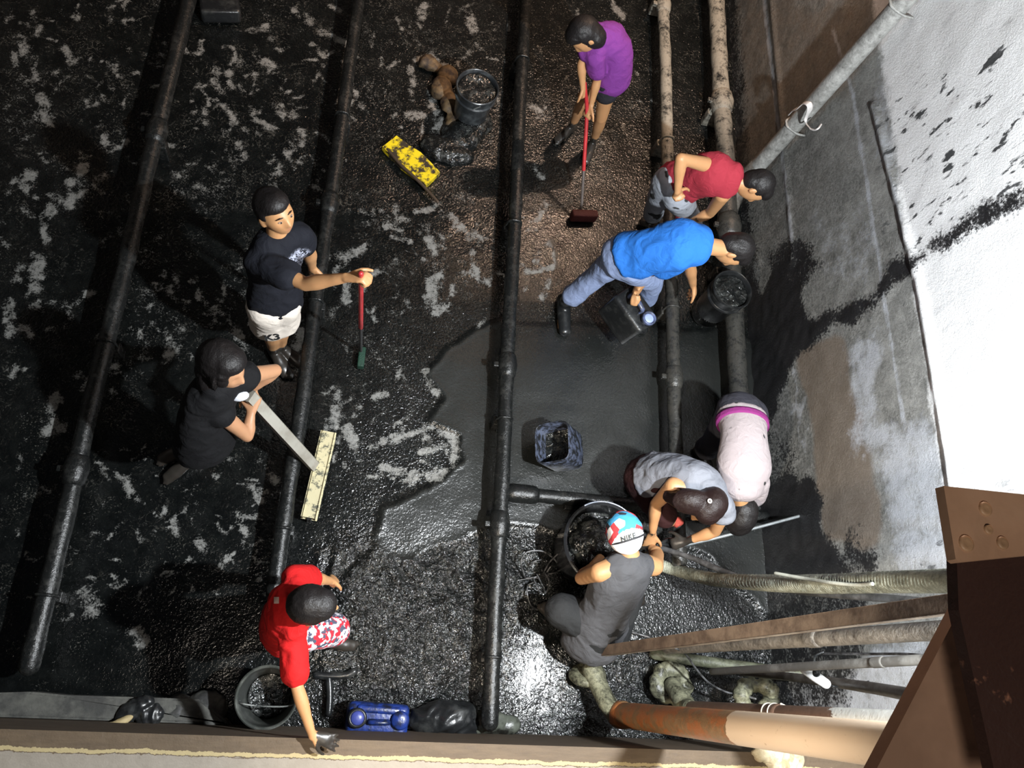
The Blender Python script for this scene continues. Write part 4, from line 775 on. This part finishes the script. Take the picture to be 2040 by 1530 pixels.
def polyobj(name,pts,r,mat,lab=None,cat=None,parent=None,n=10,seg=6):
    bm=bmesh.new(); tube(bm,pts,r,n=n,seg=seg); o=bmo(name,bm,mat,parent)
    if lab: tag(o,lab,cat)
    return o
def text(name,s_,loc,x,y,size,mat,parent,ext=.001,sp=1.0):
    cu=bpy.data.curves.new('t','FONT'); cu.body=s_; cu.size=size; cu.extrude=ext; cu.align_x='CENTER'; cu.align_y='CENTER'; cu.space_character=sp; cu.offset=size*.03
    o=bpy.data.objects.new('t',cu); COL.objects.link(o); dg=bpy.context.evaluated_depsgraph_get(); dg.update(); me=bpy.data.meshes.new_from_object(o.evaluated_get(dg)); bpy.data.objects.remove(o)
    x=Vector(x).normalized(); y=Vector(y); y=(y-x*y.dot(x)).normalized(); z=x.cross(y); m=Matrix((x,y,z)).transposed().to_4x4(); m.translation=loc; me.transform(m); me.materials.clear()
    return link(name,me,mat,parent,False)
from mathutils.bvhtree import BVHTree
def wrap(o,target,off=.003):
    """lay the vertices of o on the outer surface of target"""
    t=BVHTree.FromPolygons([v.co[:] for v in target.data.vertices],[p.vertices[:] for p in target.data.polygons])
    org=Vector((0,0,H))-parent_world(o.parent)
    for v in o.data.vertices:
        d=(v.co-org).normalized(); hit=t.ray_cast(org,d)
        if hit[0] is not None: v.co=hit[0]-d*off+hit[1].normalized()*.001
    o.data.update()
GR=dict(curl=1.15,spread=.02)
MUDF=[('anR',.14,.75),('anL',.14,.75),('toR',.2,.9),('toL',.2,.9)]
# 1 --- man in the black tee -------------------------------------------------
p=Person('man in black t-shirt and white shorts, face turned up, holding a red-handled brush',1.68,dict(
 pel=(547,592,.91),mid=(545,556,1.08),chest=(548,512,1.26),neck=(552,470,1.40),head=(549,424,1.55),
 shR=(515,520,1.33),shL=(592,470,1.33),hiR=(530,612,.87),hiL=(562,602,.87),
 elR=(608,566,'u'),wrR=(690,553,'u'),haR=(722,554,1.0),elL=(616,500,'d'),wrL=(622,532,'d'),haL=(630,545,.85),
 knR=(541,657,.47),anR=(545,697,.08),toR=(560,728,.0),knL=(558,650,.47),anL=(560,690,.08),toL=(580,712,.0)),fat=.90,
 mud=MUDF+[('haL',.12,.6)],up=Vector((-.30,.30,.95)),fwd=Vector((.62,-.55,.75)),hs=1.06)
print(p.J['wrR'],p.J['wrL'])
p.J['haR']=p.J['wrR']+(p.J['wrR']-p.J['elR']).normalized()*.1+Vector((0,0,-.02)); p.J['haL']=p.J['wrL']+Vector((.02,-.01,-.1))
p.body({'R':dict(palm=(0,-.3,-1),side=-1,curl=.95,spread=.04),'L':dict(palm=(-.3,-1,0),side=1,curl=.4)})
c_=p.J['chest']+Vector((.13,-.06,-.03))
p.shirt(cloth('black_tee',(.008,.009,.014),pat=(.40,.42,.52)),sleeve=.62,hem=.05,flare=.012,off=.014,seed=2,prints=(c_,(.12,.13,.15)),soff=.014,sl={'L':.36})
sh=p.legs(cloth('cream_shorts',(.75,.68,.60)),t=.66,waist=-.01,flare=.03,seed=4)
p.hair('short',sc_=1.0); p.eyes()
kq=p.J['knR'].lerp(p.J['hiR'],.42); text('shorts_lettering','K3',kq+Vector((.035,-.118,.045)),(1,.25,.1),(0,.25,1),.075,M_BLACK,p.root,.0); wrap(bpy.data.objects['shorts_lettering'],sh,.008)
g=p.gripR; b=P(719,700,.05); br=empty('scrub_brush',P(719,712,0),'red-handled brush with a green head held upright by the man in the black t-shirt','brush')
top=g+(g-b).normalized()*.05; m_=g.lerp(b,.60)
M_REDH=simple('red_handle',(.50,.03,.035),.4,bump=.05); M_STK=simple('dark_stick',(.05,.05,.05),.5)
polyobj('handle',[top,m_],.013,M_REDH,parent=br); polyobj('shaft',[m_,b],.010,M_STK,parent=br)
bm=bmesh.new(); box(bm,P(720,713,.035),(.045,.14,.06),bev=.01); bmo('brush_head',bm,simple('green_bristles',(.010,.05,.030),.6,bump=1,bs=150),br)
# 2 --- purple ---------------------------------------------------------------
p=Person('stooping person in a purple t-shirt sweeping with a red-handled broom',1.52,dict(
 pel=(1224,148,.84),mid=(1232,112,.99),chest=(1218,84,1.08),neck=(1194,72,1.14),head=(1166,72,1.14),
 shR=(1186,112,1.04),shL=(1190,62,1.14),hiR=(1212,162,.79),hiL=(1230,152,.82),
 elR=(1190,158,.84),wrR=(1178,208,.66),haR=(1167,228,.6),elL=(1158,128,.94),wrL=(1161,172,.80),haL=(1165,190,.72),
 knR=(1198,235,.44),anR=(1183,280,.08),toR=(1172,305,.0),knL=(1160,205,.46),anL=(1140,250,.08),toL=(1122,272,.0)),fat=.78,
 mud=MUDF,up=Vector((-.82,.02,.35)),fwd=Vector((-.45,-.45,-.9)),hs=1.05)
p.body({'R':dict(palm=(.3,-.3,-1),side=-1,**GR),'L':dict(palm=(-.3,.3,-1),side=1,**GR)})
p.shirt(cloth('purple_tee',(.17,.035,.22)),sleeve=.6,hem=.05,flare=.012,off=.014,seed=7,soff=.014)
p.legs(cloth('dark_shorts',(.02,.02,.025)),t=.28,flare=.01,off=.01)
p.hair(extra=lambda bm,A:(blob(bm,A(0,-.03,-.05),(.085,.075,.09),p.hax),blob(bm,A(0,.05,-.01),(.08,.05,.07),p.hax)),sc_=1.08)
a=p.gripL+Vector((.0,.0,.02)); b=P(1158,425,.06); k=(p.gripR+Vector((0,0,.01))); root=empty('broom',P(1162,430,0),'broom with a red handle slanting down from the hands of the person in purple','broom')
q=[a+(a-k).normalized()*.06,a,k,k.lerp(b,.55)]; polyobj('handle',q,.014,M_REDH,parent=root); polyobj('shaft',[k.lerp(b,.53),b],.011,simple('grey_shaft',(.12,.10,.09),.5),parent=root)
bm=bmesh.new(); box(bm,P(1163,430,.05),(.20,.06,.09),Matrix.Rotation(.15,3,'Z'),bev=.015); bmo('broom_head',bm,simple('dark_red_bristles',(.10,.02,.02),.6,bump=1,bs=120),root)
# 3 --- dark red tank top ----------------------------------------------------
p=Person('bent man in a dark red sleeveless shirt and grey trousers beside the right wall',1.66,dict(
 pel=(1352,366,.80),mid=(1382,356,.94),chest=(1420,348,1.08),neck=(1464,360,1.12),head=(1504,371,1.14),
 shR=(1440,388,1.02),shL=(1415,330,1.14),hiR=(1350,392,.76),hiL=(1330,362,.80),
 elR=(1415,424,'d'),wrR=(1376,442,.62),haR=(1362,440,.58),elL=(1356,316,'u'),wrL=(1350,382,'d'),haL=(1343,402,.7),
 knR=(1372,425,.45),anR=(1385,470,.08),toR=(1400,480,0),knL=(1308,405,.45),anL=(1296,440,.08),toL=(1310,460,.0)),fat=.92,
 mud=MUDF+[('wrR',.12,.5)],up=Vector((.80,-.10,.35)),fwd=Vector((.45,-.55,-.9)),hs=1.04)
p.body({'R':dict(palm=(-.2,.3,-1),side=-1,curl=.8,spread=.03),'L':dict(palm=(.6,-.2,-.6),side=1,**GR)})
p.shirt(cloth('dark_red_vest',(.33,.028,.045)),sleeve=0,hem=.0,flare=.02,off=.014,seed=5,name='sleeveless_shirt')
p.legs(cloth('grey_trousers',(.30,.32,.36),mud=(7,.63)),t=1,shank=.55,name='trousers',off=.014,flare=.01,seed=6); p.hair(sc_=1.0)
bm=bmesh.new(); blob(bm,P(1362,438,.56),(.05,.03,.03)); tube(bm,[P(1352,432,.55),P(1362,440,.56),P(1376,446,.60)],[.022,.028,.02],n=10)
tag(link('red_glove',wrinkle(remesh(bm,.007,2),.004,20,2),simple('red_rag',(.35,.02,.03),.7)),'small red rag in the lower hand of the man in dark red','rag')
# 4 --- blue -----------------------------------------------------------------
p=Person('bent man in a bright blue t-shirt and faded jeans lifting a dark jerrycan',1.70,dict(
 pel=(1250,512,.86),mid=(1300,500,1.02),chest=(1352,488,1.12),neck=(1408,490,1.14),head=(1460,498,1.12),
 shR=(1350,520,1.06),shL=(1392,470,1.14),hiR=(1262,532,.83),hiL=(1245,505,.86),
 elR=(1288,542,'d'),wrR=(1263,590,'d'),haR=(1256,606,.66),elL=(1374,528,.86),wrL=(1381,568,.60),haL=(1385,585,.5),
 knR=(1300,560,.47),anR=(1285,600,.10),toR=(1275,630,0),knL=(1190,548,.50),anL=(1128,600,.12),toL=(1120,640,.0)),fat=.93,
 mud=[('haL',.1,.5)],up=Vector((.88,-.12,.22)),fwd=Vector((.20,-.5,-.9)),hs=1.08)
p.body({'R':dict(palm=(.9,.3,-.2),side=-1,**GR),'L':dict(palm=(-.8,.0,-.3),side=1,curl=.5)})
bs=p.shirt(cloth('bright_blue_tee',(.022,.15,.52)),sleeve=.42,hem=-.03,flare=.02,off=.014,seed=9,soff=.016,sl={'L':.5})
p.legs(cloth('faded_jeans',(.23,.29,.46)),t=1,shank=.78,waist=.0,name='jeans',off=.014,flare=.010,seed=8,amp=.008); p.boots(M_BLACK,.4); p.hair(sc_=1.0)
# 5 --- dark clothed person with the squeegee --------------------------------
p=Person('person in black with loose black hair bending over a wide wooden squeegee',1.60,dict(
 pel=(408,868,.78),mid=(408,822,.98),chest=(428,780,1.10),neck=(445,755,1.20),head=(446,733,1.27),
 shR=(428,815,1.06),shL=(478,752,1.14),hiR=(404,884,.75),hiL=(424,866,.78),
 elR=(490,872,'d'),wrR=(500,822,.84),haR=(504,806,.84),elL=(548,738,.98),wrL=(502,775,.86),haL=(504,790,.84),
 knR=(400,892,.44),anR=(378,915,.08),toR=(362,935,.0),knL=(432,880,.44),anL=(372,888,.08),toL=(352,905,.0)),fat=.95,
 mud=MUDF,up=Vector((.05,.30,.9)),fwd=Vector((.6,-.5,-.45)),hs=1.12,skinm=M_SKIN2)
p.J['elR']=P(492,868,.80)
p.body({'R':dict(palm=(0,0,-1),side=-1,**GR),'L':dict(palm=(0,0,-1),side=1,**GR)})
p.shirt(cloth('black_top',(.006,.006,.007)),sleeve=.12,hem=.06,flare=.02,off=.014,seed=11,name='top'); p.legs(cloth('black_pants',(.006,.006,.007)),t=1,shank=.35,name='trousers',off=.012)
p.hair(extra=lambda bm,A:(blob(bm,A(0,-.05,-.03),(.10,.08,.10),p.hax),blob(bm,A(.03,-.03,-.07),(.09,.07,.08),p.hax),blob(bm,A(.05,.03,.0),(.06,.06,.08),p.hax)),sc_=1.15)
bm=bmesh.new(); blob(bm,P(478,789,1.12),(.045,.028,.02),Matrix.Rotation(.3,3,'Z')); link('face_mask',remesh(bm,.007,2),simple('mask_white',(.7,.72,.78),.7),p.root)
root=empty('squeegee',P(640,950,0),'long wooden squeegee with a cream mud-flecked head pushed by the person in black','squeegee')
a=P(497,788,.90); b=P(632,935,.12); u=(b-a).normalized(); x=u.cross(Vector((0,0,1))).normalized(); ax=Matrix((x,x.cross(u)*-1,u)).transposed()
bm=bmesh.new(); box(bm,(a+b)/2,(.062,.025,(b-a).length),ax,bev=.004); bmo('handle',bm,simple('grey_timber',(.36,.345,.30),.65,col2=(.27,.25,.21),vs=6),root,False)
t=NT('cream_squeegee'); n=t.noise(15,7,.8); t.set('Base Color',t.mix(t.ramp(n,[(.50,0.),(.56,1.)]),(.58,.52,.32),(.10,.10,.07))); t.set('Roughness',.55); t.bump(n,.5,.01)
a=P(654,866,.12); b=P(616,1030,.12); u=(b-a).normalized(); x=u.cross(Vector((0,0,1))).normalized(); ax=Matrix((u,x,Vector((0,0,1)))).transposed()
bm=bmesh.new(); box(bm,(a+b)/2,((b-a).length,.075,.075),ax,bev=.010); bmo('head_board',bm,t.m,root,False)
bm=bmesh.new(); box(bm,(a+b)/2+x*-.0+Vector((.0,0,-.07)),((b-a).length*1.03,.02,.10),ax,bev=.004); bmo('rubber_blade',bm,M_BLACK,root,False)
# 6 --- boy in red -----------------------------------------------------------
p=Person('boy in a red t-shirt and printed red shorts leaning one hand on the ledge',1.42,dict(
 pel=(560,1248,.74),mid=(556,1235,.92),chest=(572,1215,1.06),neck=(600,1208,1.15),head=(624,1206,1.27),
 shR=(582,1278,1.05),shL=(588,1152,1.05),hiR=(575,1268,.71),hiL=(575,1228,.71),
 elR=(592,1368,1.02),wrR=(622,1465,.935),haR=(640,1486,.875),elL=(628,1152,.85),wrL=(660,1158,.68),haL=(668,1152,.6),
 knR=(680,1252,.46),anR=(655,1280,.08),toR=(690,1285,0),knL=(640,1205,.42),anL=(610,1225,.08),toL=(650,1225,.0)),fat=.86,
 mud=[('wrL',.01,.1),('haR',.115,1.0),('toR',.2,.9),('toL',.2,.9),('anR',.16,.8),('anL',.16,.8)],up=Vector((.10,.0,1)),fwd=Vector((1,0,-.30)),hs=1.08)
p.J['haR']=p.J['wrR']+Vector((.10,-.025,-.012))
p.body({'R':dict(palm=(0,.0,-1),side=1,curl=.16,spread=.15),'L':dict(palm=(0,0,-1),side=1,curl=1.0,spread=.05)})
bs6=p.shirt(cloth('red_tee',(.52,.011,.012)),sleeve=.72,hem=.05,flare=.02,off=.014,seed=13,soff=.010,sl={'L':.75,'R':.70})
t=NT('printed_shorts'); n=t.noise(38,2,.5); t.set('Base Color',t.mix(t.ramp(n,[(.50,0.),(.54,1.)]),t.mix(t.ramp(t.noise(24,2,.5),[(.5,0.),(.53,1.)]),(.55,.015,.03),(.06,.07,.11)),(.60,.62,.68))); t.set('Roughness',.8)
p.legs(t.m,t=.84,flare=.02,seed=15); p.hair(sc_=1.03)
bm=bmesh.new(); c=P(551,1196,1.15); bmesh.ops.create_grid(bm,x_segments=4,y_segments=4,size=.5)
for v in bm.verts: v.co=P(551+v.co.x*10,1196-v.co.y*13,1.15)
lb=bmo('neck_label',bm,simple('pink_label',(.75,.55,.5),.6,bump=0),p.root); wrap(lb,bs6,.004)
# 7 --- man in the cap -------------------------------------------------------
p=Person('squatting man in a grey tank top and backwards multicoloured cap',1.68,dict(
 pel=(1190,1250,.36),mid=(1212,1205,.52),chest=(1236,1155,.68),neck=(1258,1118,.80),head=(1240,1062,.86),
 shR=(1302,1128,.72),shL=(1195,1140,.76),hiR=(1215,1262,.33),hiL=(1170,1240,.35),
 elR=(1310,1105,.52),wrR=(1296,1090,.46),haR=(1290,1088,.42),elL=(1158,1152,.56),wrL=(1180,1128,.40),haL=(1205,1110,.38),
 knR=(1262,1140,.40),anR=(1240,1215,.08),toR=(1265,1200,.0),knL=(1116,1215,.40),anL=(1128,1245,.08),toL=(1098,1225,.0)),fat=1.04,
 mud=MUDF+[('haR',.1,.7)],up=Vector((-.05,.45,.85)),fwd=Vector((-.28,.8,-.40)),hs=1.08)
p.body({'R':dict(palm=(0,0,-1),side=-1,**GR),'L':dict(palm=(0,0,-1),side=1,**GR)})
p.shirt(cloth('grey_tank',(.075,.076,.082)),sleeve=0,hem=.11,flare=.022,off=.014,seed=17,name='tank_top')
p.legs(cloth('charcoal_shorts',(.024,.025,.026)),t=.95,shank=.0,flare=.02,off=.02,seed=18)
hx=p.hax; hc=p.J['head']; A=lambda x,y,z: hc+hx@Vector((x,y,z))*p.hs
t=NT('printed_cap'); tc=t.add('ShaderNodeTexCoord'); vo=t.add('ShaderNodeTexVoronoi'); vo.inputs['Scale'].default_value=22; t.L(tc.outputs['Object'],vo.inputs['Vector'])
sp=t.add('ShaderNodeSeparateColor'); t.L(vo.outputs['Color'],sp.inputs[0]); at=t.attr('zone')
pat=t.mix(t.math('GREATER_THAN',sp.outputs[0],.35),(.80,.80,.80),(.06,.35,.62)); pat=t.mix(t.math('GREATER_THAN',sp.outputs[1],.66),pat,(.55,.05,.06)); pat=t.mix(t.math('GREATER_THAN',sp.outputs[2],.72),pat,(.03,.03,.04))
t.set('Base Color',t.mix(t.math('GREATER_THAN',at,.5),(.80,.80,.82),pat)); t.set('Roughness',.75); t.bump(t.noise(12,3,.5),.4,.01)
bm=bmesh.new(); blob(bm,A(0,-.010,.030),(.090*1.08,.108*1.08,.095*1.08),hx,26,18); blob(bm,A(0,-.03,.0),(.088*1.08,.092*1.08,.07*1.08),hx,22,14); me=wrinkle(remesh(bm,.008,3),.003,18,4); v=verts(me)
loc=(v-np.array(hc))@np.array(hx)/p.hs; v=v-0; low=loc[:,2]<-.03; loc[:,2]=np.where(low,-.03+(loc[:,2]+.03)*.35,loc[:,2]); setverts(me,np.array(hc)+(loc*p.hs)@np.array(hx).T); attr(me,'zone',((loc[:,1]+loc[:,0]*.10)>-.062).astype(float))
cap=link('cap',me,t.m,p.root)
M_TR=simple('dark_red_trim',(.10,.012,.02),.7,bump=0)
def onhead(x,y,z,k=1.02):
    r=math.sqrt((x/.0985)**2+((y+.012)/.118)**2+((z-.03)/.104)**2); return A(x/r*k,(y+.012)/r*k-.012,(z-.03)/r*k+.03)
bm=bmesh.new(); tube(bm,[onhead(x,y,z) for x,y,z in ((-.09,-.055,.0),(-.05,-.068,.05),(0,-.070,.07),(.05,-.062,.06),(.09,-.05,.01))],.005,n=8); bmo('cap_band',bm,simple('black_band',(.03,.03,.035),.6,bump=0),p.root)
bm=bmesh.new(); tube(bm,[onhead(x,y,z) for x,y,z in ((-.09,.04,-.02),(-.085,-.04,-.02),(-.05,-.09,-.02),(0,-.11,-.02),(.05,-.09,-.02),(.085,-.04,-.02),(.09,.04,-.02))],.006,n=8,seg=6); bmo('cap_edge',bm,M_TR,p.root)
lc=onhead(.026,-.016,.12,1.10); lx=(onhead(.06,-.01,.10)-onhead(-.02,-.02,.12)); text('cap_lettering','NIKE',P(1252,1071,hc.z+.150),P(1264,1066,.98)-P(1238,1074,.98),P(1248,1058,.98)-P(1252,1072,.97),.038,simple('cap_letters',(.04,.05,.05),.6,bump=0),p.root,.0,1.1); wrap(bpy.data.objects['cap_lettering'],cap,.007)
# 8 --- ponytailed woman -----------------------------------------------------
p=Person('woman with tied hair and grey sleeveless shirt crouching beside the man in the cap',1.60,dict(
 pel=(1292,945,.60),mid=(1340,938,.78),chest=(1390,958,.90),neck=(1422,985,.96),head=(1406,1008,.98),
 shR=(1342,968,.92),shL=(1442,1015,.88),hiR=(1275,960,.52),hiL=(1290,935,.52),
 elR=(1306,1005,.70),wrR=(1300,1062,.52),haR=(1294,1082,.47),elL=(1425,1058,.66),wrL=(1368,1078,.50),haL=(1350,1082,.47),
 knR=(1330,1035,.50),anR=(1272,972,.08),toR=(1288,984,.0),knL=(1370,985,.45),anL=(1318,958,.08),toL=(1338,970,.0)),fat=.95,
 mud=MUDF+[('haL',.13,1.0),('wrL',.08,.8),('wrR',.05,.5)],up=Vector((-.05,-.35,.85)),fwd=Vector((-.5,-.6,-.5)),hs=1.04)
p.body({'R':dict(palm=(.3,.2,-1),side=-1,curl=.30,spread=.13),'L':dict(palm=(0,.2,-1),side=1,curl=1.0,spread=.03)})
p.shirt(cloth('grey_vest',(.20,.21,.24)),sleeve=0,hem=-.05,flare=.012,off=.014,seed=19,name='sleeveless_shirt',extra=lambda bm:(tube(bm,[p.J['neck'].lerp(p.J['shL'],.3),p.J['neck'].lerp(p.J['shL'],.7),p.J['shL'].lerp(p.J['elL'],.12)],[.06,.064,.07],n=14)))
p.legs(cloth('dark_red_shorts',(.028,.008,.008)),t=.9,flare=.01,seed=20,off=.010,waist=.10)
def ph(bm,A):
    c=P(1340,992,.95); tube(bm,[A(0,-.01,.03),P(1378,1000,1.03),P(1345,995,.98),P(1312,985,.90)],[.075,.072,.066,.040],[.06,.06,.055,.035],n=18,seg=6)
p.hair(extra=ph,sc_=1.1,mat=hairmat('dark_brown_hair',(.008,.0035,.003)))
bm=bmesh.new(); c=P(1414,998,1.11); tube(bm,[c+Vector((.009*math.cos(a),.009*math.sin(a),0)) for a in np.linspace(0,6,9)],.005,n=8); bmo('hair_tie',bm,simple('light_hair_tie',(.7,.65,.62),.5,bump=0),p.root)
lump('red_cloth','faded red cloth hanging below the tied hair of the crouching woman','cloth',[(1330,1036,.30,.055,.035,.03,-15),(1348,1040,.28,.05,.03,.03,0)],cloth('faded_red',(.42,.07,.05)),.008,16,.008,12)
bpy.data.objects['red_cloth'].location.z-=.0
# 9 --- woman in the pale shirt ---------------------------------------------
p=Person('person in a mud-spotted pale pink shirt doubled over beside the right wall',1.60,dict(
 pel=(1477,830,.84),mid=(1482,868,.90),chest=(1482,930,.90),neck=(1474,985,.84),head=(1476,1016,.72),
 shR=(1452,968,.78),shL=(1508,962,.80),hiR=(1458,832,.82),hiL=(1498,828,.82),
 elR=(1432,1000,.56),wrR=(1440,1030,.36),haR=(1442,1040,.28),elL=(1492,1010,.54),wrL=(1478,1035,.36),haL=(1475,1042,.28),
 knR=(1420,880,.45),anR=(1400,905,.08),toR=(1400,930,.0),knL=(1462,870,.45),anL=(1450,900,.08),toL=(1450,930,.0)),fat=.98,
 mud=MUDF,up=Vector((-.05,-.75,-.55)),fwd=Vector((-.1,-.55,.75))*-1+Vector((0,0,-.3)),hs=1.05)
p.body({'R':dict(palm=(0,0,-1),side=-1,curl=.5),'L':dict(palm=(0,0,-1),side=1,curl=.5)})
p.shirt(cloth('pale_pink_shirt',(.33,.285,.29),mud=(9,.665)),sleeve=.45,hem=-.02,flare=.0,off=.022,seed=23,amp=.004)
p.legs(cloth('charcoal_leggings',(.035,.035,.045)),t=1,shank=.5,name='trousers',off=.012,seed=24)
up=(p.J['mid']-p.J['pel']).normalized(); bm=bmesh.new(); f=.98*1.6/1.68
tube(bm,[p.J['pel']+up*.035,p.J['pel']+up*.075],[.172*f,.168*f],[.134*f,.130*f],side=p.sideH,n=28,seg=3,cap=False); bmo('waistband',bm,cloth('magenta_band',(.20,.025,.14)),p.root)
p.hair(extra=lambda bm,A:(blob(bm,A(0,-.02,.07),(.085,.09,.08),p.hax),blob(bm,A(0,-.06,.0),(.08,.06,.09),p.hax)),sc_=1.12)
